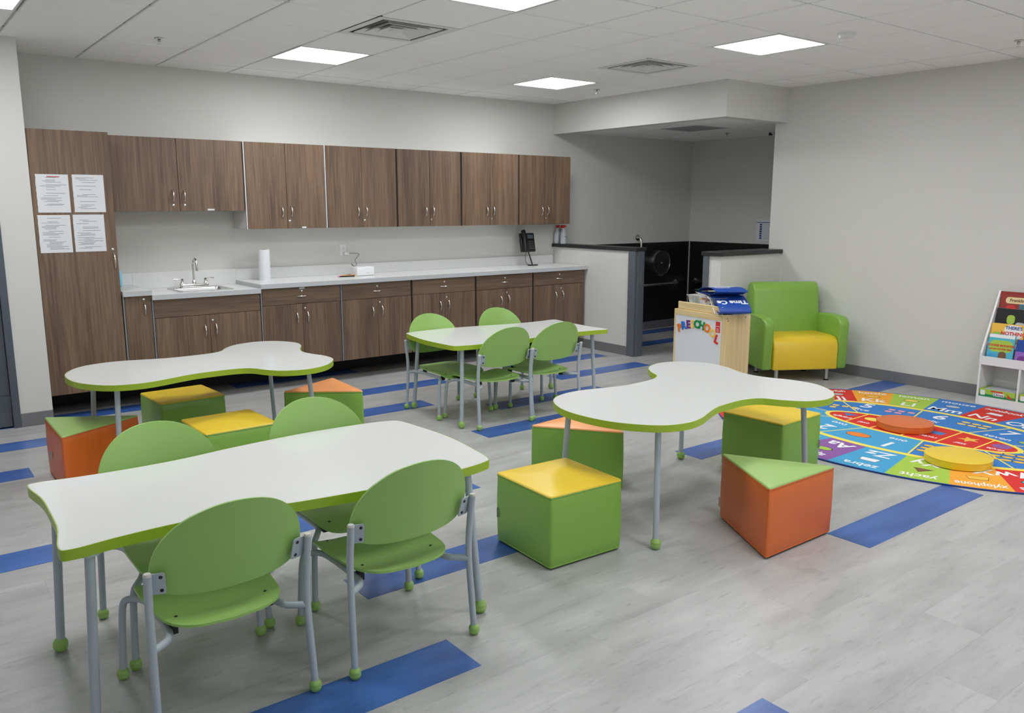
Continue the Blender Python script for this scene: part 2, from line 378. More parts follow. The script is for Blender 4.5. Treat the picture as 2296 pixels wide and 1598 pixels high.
# ---- ceiling: slab, grid bars, tegular tiles
ce = struct(part('ceiling', MB().box(XL, 4.6, YF, YB, H+0.03, H+0.08), 'plenum'))
lights = [(-3,5),(1,5),(1,1),(-3,1),(-7,4),(-7,0),(-3,-3),(1,-3),(-3,-7),(1,-7)]
vents = [(-3,3),(1,3)]
I0, I1, J0, J1 = -11, 5, -10, 8
tme = MB().prism([(0.0095,0.0095),(T-0.0095,0.0095),(T-0.0095,T-0.0095),(0.0095,T-0.0095)], 0, 0.022).mesh('ceiling_tile', 'ceiling_tile', bev=0.004, seg=1)
for i in range(I0, I1):
    for j in range(J0, J1):
        if (i, j) in lights or (i, j) in vents: continue
        x0, x1, y0, y1 = i*T, (i+1)*T, j*T, (j+1)*T
        if x0 > XR or y0 > YB: continue
        if x1 < XR and y1 < YB and x0 > XL and y0 > YF: link('ceiling_tile', tme, ce, (x0, y0, H))
        else:
            a, b, c, d = max(x0+0.0095, XL), min(x1-0.0095, XR), max(y0+0.0095, YF), min(y1-0.0095, YB)
            if b-a > 0.01 and d-c > 0.01: part('ceiling_tile', MB().box(a, b, c, d, H, H+0.022), 'ceiling_tile', ce)
for i in range(I0, I1+1):
    if XL < i*T < XR: part('grid_bar', MB().box(i*T-0.012, i*T+0.012, YF, YB, H+0.012, H+0.03), 'ceiling_grid', ce)
for j in range(J0, J1):
    if YF < j*T < YB: part('grid_bar', MB().box(XL, XR, j*T-0.012, j*T+0.012, H+0.012, H+0.029), 'ceiling_grid', ce)
part('wall_angle', MB().box(XL, XR, YB-0.02, YB, H+0.006, H+0.03).box(XR-0.02, XR, YF, YB, H+0.006, H+0.03), 'ceiling_grid', ce)
# alcove ceiling
ZA = 2.478
ca = struct(part('ceiling_alcove', MB().box(2.1, 4.6, 2.2, YB, ZA+0.03, ZA+0.08), 'plenum'))
for i in range(-1, 4):
    for j in range(-1, 5):
        x0, y0 = 2.66+i*T, 2.43+j*T
        a, b, c, d = max(x0+0.006, 2.1), min(x0+T-0.006, 4.45), max(y0+0.006, 2.26), min(y0+T-0.006, YB)
        if b-a < 0.02 or d-c < 0.02: continue
        if (i, j) == (0, 1): continue
        part('ceiling_tile', MB().box(a, b, c, d, ZA, ZA+0.02), 'ceiling_tile', ca)
for i in range(0, 4): part('grid_bar', MB().box(2.66+i*T-0.011, 2.66+i*T+0.011, 2.26, YB, ZA+0.004, ZA+0.03), 'ceiling_grid', ca)
for j in range(0, 5): part('grid_bar', MB().box(2.1, 4.45, max(2.26, 2.43+j*T-0.011), 2.43+j*T+0.011, ZA+0.004, ZA+0.029), 'ceiling_grid', ca)
g = thing('ceiling_grille', 'dark square return grille in the low alcove ceiling', 'vent', (2.66, 2.43+T, ZA))
part('frame', MB().box(0.006, T-0.006, 0.006, 0.03, 0, 0.02).box(0.006, T-0.006, T-0.03, T-0.006, 0, 0.02).box(0.006, 0.03, 0.03, T-0.03, 0, 0.02).box(T-0.03, T-0.006, 0.03, T-0.03, 0, 0.02), 'white_metal', g)
part('backing', MB().box(0.03, T-0.03, 0.03, T-0.03, 0.016, 0.02), 'vent_dark', g)
for k in range(22):
    yy = 0.04+k*0.0245; part('slat', MB().add([(0.03,yy,0.014),(T-0.03,yy,0.014),(T-0.03,yy+0.015,0.002),(0.03,yy+0.015,0.002)], [(0,1,2,3)]), 'tag_grey', g)

# ---- ceiling lights
def ceil_light(i, j, label):
    t = thing('ceiling_light', label, 'ceiling light', ((i+0.5)*T, (j+0.5)*T, H), 0, 'square ceiling light panels'); s = T/2-0.006; q = s-0.018
    part('frame', MB().box(-s, s, -s, -q, 0, 0.03).box(-s, s, q, s, 0, 0.03).box(-s, -q, -q, q, 0, 0.03).box(q, s, -q, q, 0, 0.03), 'white_metal', t, bev=0.003)
    part('diffuser', MB().add([(-q,-q,0.006),(-q,q,0.006),(q,q,0.006),(q,-q,0.006)], [(0,1,2,3)]), 'light_diffuser', t)
LL = {(-3,5):'bright square light panel above the sink wall cabinets', (1,5):'bright square light panel nearest the soffit corner', (1,1):'bright square light panel on the right side, closest to the right wall', (-3,1):'large bright light panel cut off by the top edge of the photo', (-7,4):'bright light panel in the top left corner of the photo'}
for i, j in lights:
    ceil_light(i, j, LL.get((i, j), 'square ceiling light panel behind the viewer'))
def vent(i, j, label):
    t = thing('air_vent', label, 'vent', ((i+0.5)*T, (j+0.5)*T, H), 0, 'four-way ceiling air diffusers'); s = T/2-0.006
    def ring(a, b, za, zb, th=0.0015):
        m_ = MB(); A = [(-a,-a,za),(a,-a,za),(a,a,za),(-a,a,za)]; B = [(-b,-b,zb),(b,-b,zb),(b,b,zb),(-b,b,zb)]
        vs = A+B+[(x,y,z+th) for x,y,z in B]+[(x,y,z+th) for x,y,z in A]
        for k in range(4):
            n = (k+1) % 4; m_.f += [(k,n,n+4,k+4),(k+4,n+4,n+8,k+8),(k+8,n+8,n+12,k+12),(k+12,n+12,n,k)]; m_.m += [0]*4
        m_.v = vs; return m_
    part('frame', ring(s, 0.245, 0.0, 0.001, 0.004), 'white_metal', t)
    part('backing', MB().box(-s, s, -s, s, 0.075, 0.08), 'vent_dark', t)
    part('collar', ring(0.246, 0.246, 0.0, 0.075, 0.001), 'steel', t)
    for a, b, z in ((0.222, 0.186, 0.0), (0.162, 0.126, 0.0), (0.102, 0.066, 0.0)):
        part('louver', ring(a, b, z, 0.028, 0.003), 'white_metal', t)
    part('core', MB().box(-0.045, 0.045, -0.045, 0.045, -0.002, 0.004), 'white_metal', t, bev=0.002)
vent(-3, 3, 'four-way air diffuser between the two left ceiling light panels')
vent(1, 3, 'four-way air diffuser between the two right ceiling light panels')
def sprinkler(x, y, z, label):
    t = thing('sprinkler_head', label, 'sprinkler', (x, y, z), 0, 'fire sprinkler heads')
    part('escutcheon', MB().lathe([(0.034, -0.004), (0.03, -0.008), (0.012, -0.009), (0.012, -0.0)], 16), 'chrome', t, smooth=40)
    part('body', MB().lathe([(0.009, -0.028), (0.012, -0.022), (0.008, -0.009)], 10), 'nickel', t, smooth=40)
    part('deflector', MB().lathe([(0.016, -0.042), (0.016, -0.040), (0.003, -0.039), (0.003, -0.028)], 12), 'chrome', t)
sprinkler(-2.74, 3.37, H, 'sprinkler head on the ceiling above the tall cabinet')
sprinkler(1.51, 3.39, H, 'sprinkler head on the ceiling beside the soffit')
sprinkler(2.16, -0.30, H, 'sprinkler head on the ceiling at the right edge of the photo')
sprinkler(3.69, 3.45, ZA, 'sprinkler head under the alcove ceiling')
t = thing('smoke_detector', 'round white smoke detector on the ceiling right of a light panel', 'detector', (0.94, 0.31, H))
part('base', MB().lathe([(0.06, -0.012), (0.06, 0)], 24), 'white_metal', t, smooth=40)
part('dome', MB().lathe([(0.02, -0.04), (0.045, -0.034), (0.05, -0.02), (0.05, -0.012)], 24), 'white_metal', t, smooth=40)
t = thing('smoke_detector', 'flat round detector on the alcove ceiling', 'detector', (3.6, 4.15, ZA))
part('base', MB().lathe([(0.07, -0.008), (0.075, 0)], 24), 'white_metal', t, smooth=40)
part('dome', MB().lathe([(0.03, -0.028), (0.055, -0.02), (0.058, -0.008)], 24), 'white_metal', t, smooth=40)
t = thing('strobe_alarm', 'small white alarm under the alcove ceiling by the wall end', 'alarm', (3.98, 3.02, ZA))
part('base', MB().box(-0.05, 0.05, -0.04, 0.04, -0.03, 0), 'white_metal', t, bev=0.005)
part('lens', MB().box(-0.052, -0.03, -0.02, 0.02, -0.045, -0.012), 'vent_dark', t, bev=0.004)

# ================================================================== CABINETS
YD = 4.02                                     # face plane of the base doors
def pull(parent, x, z, y, vert=True, L_=0.1, flip=1):
    pts = []
    for k in range(11):
        t_ = k/10; a = -L_/2+L_*t_; d = 0.028*math.sin(PI*t_)**0.7 if 0 < t_ < 1 else 0
        pts.append((0, -d, a) if vert else (a, -d, 0))
    rr = [0.0045+0.002*math.sin(PI*k/10) for k in range(11)]
    return part('handle', MB().tube(pts, rr, 8), 'nickel', parent, (x, y, z), smooth=50)
LOCK = MB().lathe([(0.0095, 0), (0.0095, 0.003), (0.007, 0.0045)], 14).xf(Matrix.Rotation(PI/2, 4, 'X')).mesh('lock', 'chrome', 40)
def lock(parent, x, z, y): return link('lock', LOCK, parent, (x, y, z))
def sticker(parent, x, z, y, w_=0.05, h_=0.014): return part('name_sticker', MB().box(-w_/2, w_/2, -0.001, 0, -h_/2, h_/2), 'paper', parent, (x, y, z))
def door(parent, x0, x1, z0, z1, y, m_='walnut', th=0.02, name='door'):
    # door mesh with its own origin at its lower left front corner
    return part(name, MB().box(0, x1-x0, 0, th, 0, z1-z0), m_, parent, (x0, y, z0), bev=0.0012, seg=1)
def carcass(parent, x0, x1, y0, y1, z0, z1, m_='walnut', edge='edge_grey'):
    part('body', MB().box(x0, x1, y0, y1, z0, z1), m_, parent)
    if edge: part('front_edge', MB().box(x0, x0+0.011, y0-0.0195, y0, z0, z1), edge, parent)
gp = 0.0025
# tall cabinet
t = thing('tall_cabinet', 'tall brown walnut cabinet beside the white wall end, with papers taped on its door', 'cabinet', (-3.54, YB, 0.19))
carcass(t, 0, 0.558, YD+0.02-YB, -0.025, 0, 1.985, edge=False)
dd = door(t, 0.004, 0.554, 0.0, 1.985, YD-YB)
pull(dd, 0.523, 1.01, 0, L_=0.12); lock(dd, 0.518, 1.10, 0)
# narrow base cabinet
t = thing('base_cabinet', 'narrow single-door walnut base cabinet next to the tall cabinet', 'cabinet', (-2.978, YB, 0.19), 0, 'walnut base cabinets')
carcass(t, 0, 0.213, YD+0.02-YB, -0.025, 0, 0.735)
dd = door(t, 0.014, 0.211, 0, 0.732, YD-YB); pull(dd, 0.145, 0.615, 0); lock(dd, 0.142, 0.695, 0)
# sink base cabinet
t = thing('sink_cabinet', 'two-door walnut base cabinet under the sink with a blank top panel', 'cabinet', (-2.762, YB, 0.19), 0, 'walnut base cabinets')
carcass(t, 0, 0.897, YD+0.02-YB, -0.025, 0, 0.69)
part('false_front', MB().box(0, 0.878, 0, 0.02, 0, 0.152), 'walnut_h', t, (0.014, YD-YB, 0.536), bev=0.0012, seg=1)
dd = door(t, 0.014, 0.451, 0, 0.532, YD-YB); pull(dd, 0.395, 0.40, 0)
dd = door(t, 0.454, 0.892, 0, 0.532, YD-YB); pull(dd, 0.045, 0.405, 0); lock(dd, 0.022, 0.485, 0)
# five drawer base cabinets
BX = [-1.862, -1.098, -0.34, 0.43, 1.196, 1.96]
bl = ['walnut base cabinet with a drawer, next to the lower sink counter, labelled on its drawer', 'second drawer base cabinet to the right of the sink, under the white box', 'middle drawer base cabinet behind the left far chair', 'drawer base cabinet behind the right far chair, under the phone side of the counter', 'last drawer base cabinet against the low partition wall']
for k in range(5):
    x0, x1 = BX[k], BX[k+1]; W_ = x1-x0-0.004; c_ = W_/2
    t = thing('base_cabinet', bl[k], 'cabinet', (x0, YB, 0.19), 0, 'walnut base cabinets')
    carcass(t, 0, W_, YD+0.02-YB, -0.025, 0, 0.722, edge='edge_grey' if k < 2 else 'gap_dark')  # right-hand cabinets: dark strip stands in for the shaded gap, no real edge
    dr = part('drawer', MB().box(0, W_-0.018, 0, 0.02, 0, 0.15), 'walnut_h', t, (0.014, YD-YB, 0.57), bev=0.0012, seg=1)
    pull(dr, c_-0.012, 0.067, 0, False); lock(dr, c_-0.012, 0.112, 0)
    if k == 0: sticker(dr, c_-0.01, 0.138, 0)
    dd = door(t, 0.014, c_+0.002, 0, 0.566, YD-YB); pull(dd, c_-0.068, 0.44, 0)
    dd = door(t, c_+0.0045, W_-0.004, 0, 0.566, YD-YB); pull(dd, 0.042, 0.445, 0); lock(dd, 0.022, 0.525, 0)
# wall cabinets
YU = YB-0.335
t = thing('wall_cabinet', 'short two-door walnut wall cabinet above the sink', 'cabinet', (-2.945, YB, 1.58), 0, 'walnut wall cabinets')
carcass(t, 0, 1.085, YU+0.02-YB, 0, 0, 0.595)
dd = door(t, 0.004, 0.53, 0, 0.595, YU-YB); pull(dd, 0.475, 0.125, 0); lock(dd, 0.475, 0.048, 0)
dd = door(t, 0.533, 1.08, 0, 0.595, YU-YB); pull(dd, 0.038, 0.125, 0); lock(dd, 0.038, 0.048, 0); sticker(dd, 0.255, 0.012, 0, 0.058)
UX = [-1.853, -1.092, -0.332, 0.432, 1.197, 1.958]
ul = ['two-door walnut wall cabinet with pale side panel, right beside the sink cabinet', 'second full-height wall cabinet from the sink, above the power outlet', 'third full-height wall cabinet from the sink, in the middle of the row', 'wall cabinet second from the right end, above the black phone', 'last wall cabinet at the right end, above the spray bottles']
for k in range(5):
    x0, x1 = UX[k], UX[k+1]; W_ = x1-x0-0.003; c_ = W_/2
    t = thing('wall_cabinet', ul[k], 'cabinet', (x0, YB, 1.42), 0, 'walnut wall cabinets')
    part('body', MB().box(0, W_, YU+0.02-YB, 0, 0, 0.755), 'walnut' if k == 4 else 'cabinet_white', t)
    part('front_edge', MB().box(0, 0.011 if k < 2 else 0.016, YU-YB+(0 if k < 2 else 0.012), YU+0.02-YB, 0, 0.755), 'laminate_edge' if k < 2 else 'gap_dark', t)  # past the second unit, the strip's dark colour paints the gap's shade
    dd = door(t, 0.016, c_, 0.002, 0.755, YU-YB); pull(dd, c_-0.065, 0.15, 0)
    dd = door(t, c_+0.003, W_-0.003, 0.002, 0.755, YU-YB); pull(dd, 0.036, 0.152, 0); lock(dd, 0.018, 0.066, 0)
    if k == 0: sticker(dd, 0.155, 0.008, 0, 0.04)
# countertops
def counter(label, x0, x1, z, bs, left_end=False, hole=None):
    t = thing('countertop', label, 'countertop', (x0, YB, z), 0, 'white laminate countertops'); W_ = x1-x0; F = 3.99-YB; m_ = MB()
    if hole:
        a, b, c, d = hole
        m_.box(0, a, F, 0, -0.04, 0).box(b, W_, F, 0, -0.04, 0).box(a, b, F, c, -0.04, 0).box(a, b, d, 0, -0.04, 0)
    else: m_.box(0, W_, F, 0, -0.04, 0)
    part('slab', m_, 'counter', t)
    part('front_edge', MB().box(0, W_, F-0.002, F, -0.04, -0.0005), 'counter_edge', t)
    if left_end: part('end_edge', MB().box(-0.002, 0, F, 0, -0.04, -0.0005), 'counter_edge', t)
    part('backsplash', MB().box(0, W_, -0.02, 0, 0, bs), 'counter', t, bev=0.0015, seg=1)
    return t
counter('short white counter piece over the narrow base cabinet by the tall cabinet', -2.978, -2.763, 0.957, 0.10)
hole = (-2.50+2.762, -2.08+2.762, 4.13-YB, 4.44-YB)
counter('lower white counter section around the sink', -2.762, -1.866, 0.917, 0.14, hole=hole)
counter('long white counter running right from the sink to the partition wall', -1.866, 1.975, 0.952, 0.10, True)
# sink and faucet
sx, sy = -2.29, 4.285
t = thing('sink', 'small rectangular stainless steel drop-in sink in the lower counter', 'sink', (sx, sy, 0.917))
def rimpts(a, b, r): return round_poly([(-a,-b),(a,-b),(a,b),(-a,b)], r, 5)
o1, o2 = rimpts(0.225, 0.205, 0.03), rimpts(0.2, 0.145, 0.045)
o2 = [(x, y-0.03) for x, y in o2]
part('rim', MB().band(o1, o2, 0.0005, 0.006), 'steel', t, smooth=30)
b = MB(); n = len(o2); lv = [(1.0, 0.004), (0.97, -0.01), (0.94, -0.13), (0.86, -0.15)]
vs = [(x*s_, (y+0.03)*s_-0.03, z) for s_, z in lv for x, y in o2]
b.add(vs, [(a*n+k, a*n+(k+1) % n, (a+1)*n+(k+1) % n, (a+1)*n+k) for a in range(3) for k in range(n)]+[tuple(range(3*n, 4*n))])
part('basin', b, 'steel', t, smooth=40)
part('drain', MB().lathe([(0.04, -0.149), (0.04, -0.147), (0.02, -0.1475)], 18, (0, -0.03, 0)), 'chrome', t)
t = thing('faucet', 'chrome gooseneck faucet with two lever handles behind the sink', 'faucet', (sx, sy+0.165, 0.923))
part('deck_plate', MB().prism(round_poly([(-0.125,-0.026),(0.125,-0.026),(0.125,0.026),(-0.125,0.026)], 0.02, 5), 0, 0.03), 'chrome', t, bev=0.006, smooth=40)
pts = [(0, 0, 0.028), (0, 0, 0.20)]+[(0, -0.05+0.05*math.cos(a), 0.20+0.05*math.sin(a)) for a in [PI*k/12 for k in range(1, 12)]]+[(0, -0.1, 0.2), (0, -0.104, 0.165)]
part('spout', MB().tube(pts, 0.0095, 12), 'chrome', t, smooth=50)
part('spout_base', MB().lathe([(0.018, 0.028), (0.018, 0.05), (0.011, 0.062)], 16), 'chrome', t, smooth=40)
part('aerator', MB().lathe([(0.0115, -0.012), (0.0115, 0.012)], 12, (0, -0.104, 0.158)), 'chrome', t, smooth=40)
for s in (-1, 1):
    h_ = part('valve', MB().lathe([(0.022, 0.028), (0.016, 0.04), (0.013, 0.06), (0.016, 0.068), (0.01, 0.075)], 14, (s*0.1, 0, 0)), 'chrome', t, smooth=40)
    part('lever', MB().tube([(s*0.1, 0, 0.066), (s*0.135, -0.004, 0.072), (s*0.175, -0.008, 0.072)], [0.006, 0.005, 0.007], 8), 'chrome', h_, smooth=50)
# papers on the tall cabinet
pl = ['printed sheet with a red heading, upper left of four on the tall cabinet', 'printed sheet, upper right of four on the tall cabinet', 'printed sheet, lower left of four on the tall cabinet', 'printed sheet, lower right of four on the tall cabinet']
for k, (x, z) in enumerate(((-3.394, 1.713), (-3.152, 1.715), (-3.405, 1.416), (-3.171, 1.418))):
    t = thing('paper_sheet', pl[k], 'paper', (x, YD-0.0015, z-0.1395), 0, 'printed sheets taped to the tall cabinet')
    n = 14; vs = []; 
    L_ = [(-0.108+random.uniform(-0.0025, 0.0015)*(1 if k % 2 == 0 else 0.5), z_*0.279/n) for z_ in range(n+1)]; R_ = [(0.108, z_*0.279/n) for z_ in range(n+1)]
    b = MB(); b.v = [(x_, 0, z_) for x_, z_ in L_]+[(x_, 0, z_) for x_, z_ in R_]; b.f = [(i, n+1+i, n+2+i, i+1) for i in range(n)]; b.m = [0]*n
    part('sheet', b, 'paper', t)
    ink = MB(); rr = random.Random(k+3); z_ = 0.255
    while z_ > 0.02:
        if rr.random() < (0.72 if k < 2 else 0.66):
            x0 = -0.085+0.02*rr.randint(0, 2); x1 = x0+rr.uniform(0.06, 0.15); x1 = min(x1, 0.092)
            ink.box(x0, x1, -0.0006, -0.0002, z_, z_+0.0022)
        z_ -= 0.0088
    part('print_lines', ink, 'ink', t)
    if k == 0: part('heading', MB().box(-0.035, 0.05, -0.0008, -0.0003, 0.258, 0.266), 'ink_red', t)
# items on the counter
t = thing('soap_bottle', 'pale blue bottle half hidden behind the tall cabinet edge', 'bottle', (-2.90, 4.50, 0.957))
part('body', MB().prism(round_poly([(-0.03,-0.05),(0.03,-0.05),(0.03,0.05),(-0.03,0.05)], 0.02, 4), 0, 0.13), 'lightblue', t, bev=0.008, smooth=40)
part('neck', MB().lathe([(0.012, 0.13), (0.012, 0.16), (0.016, 0.16), (0.016, 0.18)], 12), 'c_cream', t, smooth=40)
t = thing('paper_towel_roll', 'white paper towel roll standing on the counter near the sink', 'paper roll', (-1.66, 4.42, 0.952))
part('roll', MB().lathe([(0.0525, 0), (0.0535, 0.004), (0.0535, 0.276), (0.0525, 0.28), (0.022, 0.28)], 28), 'paper', t, smooth=50)
part('core', MB().lathe([(0.021, 0.001), (0.021, 0.2815), (0.017, 0.2815), (0.017, 0.01)], 16), 'cover_brown', t, smooth=40)
t = thing('power_outlet', 'white double power outlet on the wall above the counter', 'outlet', (-0.768, YB, 1.188))
part('cover_plate', MB().box(-0.037, 0.037, -0.006, 0, -0.06, 0.06), 'pearl', t, bev=0.003)
for z in (-0.026, 0.022):
    so = part('socket', MB().prism(round_poly([(-0.017,-0.014),(0.017,-0.014),(0.017,0.014),(-0.017,0.014)], 0.008, 3), 0, 0.002).xf(Matrix.Rotation(PI/2, 4, 'X')), 'pearl', t, (0, -0.006, z))
    part('slot', MB().box(-0.008, -0.006, -0.0026, -0.0018, -0.002, 0.006).box(0.006, 0.008, -0.0026, -0.0018, -0.002, 0.006).box(-0.002, 0.002, -0.0026, -0.0018, -0.009, -0.005), 'ink', so)
t = thing('charger_plug', 'white charger plugged into the outlet with a thin black cord', 'charger', (-0.755, YB-0.008, 1.158))
part('adapter', MB().box(-0.018, 0.03, -0.04, 0, -0.014, 0.014), 'pearl', t, bev=0.004)
cp = catmull([(0.03, -0.03, 0.002), (0.10, -0.035, 0.0), (0.135, -0.04, -0.015), (0.09, -0.045, -0.07), (0.098, -0.06, -0.115), (0.06, -0.08, -0.125), (0.025, -0.09, -0.10), (0.03, -0.11, -0.12), (0.07, -0.16, -0.172), (0.09, -0.22, -0.185)], 5, False)
part('cord', MB().tube(cp, 0.0022, 6), 'rubber_black', t, smooth=60)
t = thing('router_box', 'small white electronic box on the counter below the outlet', 'box', (-0.70, 4.33, 0.952))
part('case', MB().box(-0.095, 0.095, -0.055, 0.055, 0.003, 0.088), 'pearl', t, bev=0.008, seg=3, smooth=40)
part('front_mark', MB().box(0.005, 0.035, -0.0556, -0.0548, 0.03, 0.032), 'tag_grey', t)
part('base', MB().box(-0.085, 0.085, -0.045, 0.045, 0, 0.003), 'tag_grey', t)
for k, (x, y, a, c_, l_) in enumerate([(-0.86, 4.36, 0.12, 'm_orange', 'orange pencil in the bundle left of the white box'), (-0.85, 4.33, -0.05, 'm_yellow', 'yellow pencil in the bundle left of the white box'), (-0.87, 4.30, 0.05, 'c_maroon', 'brown-red pencil in the bundle left of the white box'), (-0.90, 4.27, -0.18, 'p_black', 'dark pen lying at the front of the pencil bundle'), (-0.845, 4.40, 0.5, 'ink', 'grey pen sticking out behind the pencil bundle')]):
    t = thing('pencil', l_, 'pencil', (x, y, 0.952), a, 'pencils beside the white box')
    part('barrel', MB().tube([(-0.08, 0, 0.006), (0.07, 0, 0.006)], 0.006, 6), c_, t)
    part('tip', MB().tube([(0.07, 0, 0.006), (0.092, 0, 0.006)], [0.006, 0.001], 6), 'c_cream', t)
    part('ferrule', MB().tube([(-0.095, 0, 0.006), (-0.08, 0, 0.006)], 0.0062, 8), 'p_pink', t)
# phone on its stand
t = thing('desk_phone', 'black desk phone on a slim stand at the right end of the counter', 'phone', (1.47, 4.45, 0.952), -0.12)
tilt = Matrix.Rotation(-0.35, 4, 'X')
body = part('body', MB().box(-0.095, 0.09, -0.02, 0.02, 0, 0.215), 'phone_black', t, (0, -0.01, 0.155), (-0.22, 0, 0), bev=0.008, seg=2, smooth=40)
part('screen', MB().box(0.0, 0.07, -0.0225, -0.019, 0.15, 0.195), 'screen', body)
for r in range(4):
    for c_ in range(3): part('key', MB().box(0.002+c_*0.025, 0.02+c_*0.025, -0.0235, -0.019, 0.03+r*0.026, 0.046+r*0.026), 'phone_key', body)
part('handset', MB().tube([(-0.062, -0.035, 0.0), (-0.062, -0.045, 0.04), (-0.062, -0.05, 0.12), (-0.062, -0.045, 0.2), (-0.062, -0.035, 0.24)], [0.026, 0.027, 0.018, 0.027, 0.026], 12), 'phone_black', body, smooth=50)
st = part('stand', MB().tube([(0.0, 0.0, 0.17), (0.03, -0.05, 0.012)], 0.008, 8).box(-0.03, 0.09, -0.075, -0.045, 0, 0.012), 'phone_black', t, smooth=40)
part('cord', MB().tube(catmull([(-0.03, -0.01, 0.16), (-0.045, -0.02, 0.08), (-0.035, -0.03, 0.02), (0.0, -0.05, 0.01)], 6, False), 0.0028, 6), 'rubber_black', t, smooth=60)
# spray bottles on the partition cap
for k, (x, y, l_) in enumerate([(2.01, 4.565, 'white spray bottle with red cap, left of the pair on the partition ledge'), (2.012, 4.455, 'white spray bottle with red cap, right and nearest on the partition ledge'), (2.085, 4.562, 'white spray bottle with red cap, standing behind the other two')]):
    t = thing('spray_bottle', l_, 'bottle', (x, y, 1.185), 0, 'spray bottles on the partition ledge')
    part('body', MB().lathe([(0.034, 0), (0.037, 0.006), (0.037, 0.105), (0.03, 0.135), (0.016, 0.16), (0.014, 0.185)], 18), 'bottle_white', t, smooth=45)
    part('collar', MB().lathe([(0.016, 0.183), (0.016, 0.197)], 14), 'p_red', t, smooth=40)
    part('cap', MB().box(-0.017, 0.017, -0.03, 0.012, 0.197, 0.215), 'p_red', t, bev=0.004)
    if k == 1: part('print', MB().box(-0.012, 0.016, -0.0385, -0.0375, 0.085, 0.092), 'ink', t, rot=(0, 0.3, -0.7))
# alcove fittings
def grab(label, pts, ends, nrm):
    t = thing('grab_bar', label, 'grab bar', (0, 0, 0), 0, 'alcove grab bars')
    part('bar', MB().tube(pts, 0.0175, 12), 'nickel', t, smooth=50)
    for e in ends:
        m_ = Matrix.Translation(e) @ Vector(nrm).to_track_quat('Z', 'Y').to_matrix().to_4x4()
        part('flange', MB().lathe([(0.04, 0), (0.04, 0.006), (0.022, 0.012)], 18).xf(m_), 'nickel', t, smooth=40)
yb = YB-0.012
grab('horizontal metal grab bar below the paper dispenser in the alcove', [(3.15, yb-0.004, 0.60), (3.15, yb-0.05, 0.60), (3.19, yb-0.07, 0.60), (4.13, yb-0.07, 0.60), (4.17, yb-0.05, 0.60), (4.17, yb-0.004, 0.60)], [(3.15, yb, 0.60), (4.17, yb, 0.60)], (0, -1, 0))
cz = [(3.43, YB-0.002, 1.22), (3.43, YB-0.04, 1.22), (3.43, YB-0.06, 1.205), (3.43, YB-0.068, 1.17), (3.43, YB-0.068, 0.8), (3.43, YB-0.05, 0.765), (3.43, YB-0.014, 0.765)]
grab('vertical metal grab bar rising above the partition ledge', cz, [(3.43, YB, 1.22), (3.43, YB-0.012, 0.765)], (0, -1, 0))
xr = 4.442
grab('short metal grab bar on the right alcove wall beside the door jamb', [(xr-0.004, 4.47, 0.615), (xr-0.05, 4.47, 0.615), (xr-0.07, 4.44, 0.615), (xr-0.07, 3.6, 0.615), (xr-0.05, 3.57, 0.615), (xr-0.004, 3.57, 0.615)], [(xr, 4.47, 0.615), (xr, 3.57, 0.615)], (-1, 0, 0))
t = thing('toilet_paper_dispenser', 'round brushed metal jumbo paper dispenser on the black alcove wall', 'dispenser', (3.785, yb, 0.885))
part('drum', MB().lathe([(0.16, 0), (0.16, 0.1), (0.155, 0.108)], 36).xf(Matrix.Rotation(PI/2, 4, 'X')), 'gunmetal', t, smooth=40)
part('face_ring', MB().band(disc(0.162, 36), disc(0.15, 36), 0.1, 0.114).xf(Matrix.Rotation(PI/2, 4, 'X')), 'nickel', t, smooth=40)
part('lock', MB().lathe([(0.014, 0.106), (0.014, 0.116)], 14).xf(Matrix.Rotation(PI/2, 4, 'X')), 'chrome', t)
part('tear_slot', MB().box(-0.05, 0.05, -0.08, -0.02, -0.175, -0.155), 'gunmetal', t)
t = thing('toilet_paper_dispenser', 'small chrome fitting low on the right alcove wall', 'dispenser', (xr, 4.39, 0.49))
part('bracket', MB().box(-0.03, 0, -0.06, 0.06, -0.02, 0.02), 'chrome', t, bev=0.008)
part('roller', MB().tube([(-0.05, -0.06, 0), (-0.05, 0.06, 0)], 0.012, 10), 'chrome', t, smooth=50)
t = thing('wall_poster', 'white instruction poster with blue bands on the alcove wall', 'poster', (4.453, 3.41, 1.185))
part('sheet', MB().box(-0.003, 0, -0.115, 0.115, 0, 0.28), 'paper', t)
part('header', MB().box(-0.0045, -0.003, -0.11, 0.11, 0.232, 0.24), 'p_navy', t)
for k in range(7): part('pictogram', MB().box(-0.0045, -0.003, 0.03, 0.062, 0.03+k*0.028, 0.051+k*0.028), 'p_navy', t)
pr = MB()
for k in range(18): pr.box(-0.004, -0.003, -0.095, 0.015, 0.03+k*0.011, 0.033+k*0.011)
part('print_lines', pr, 'c_grey', t)

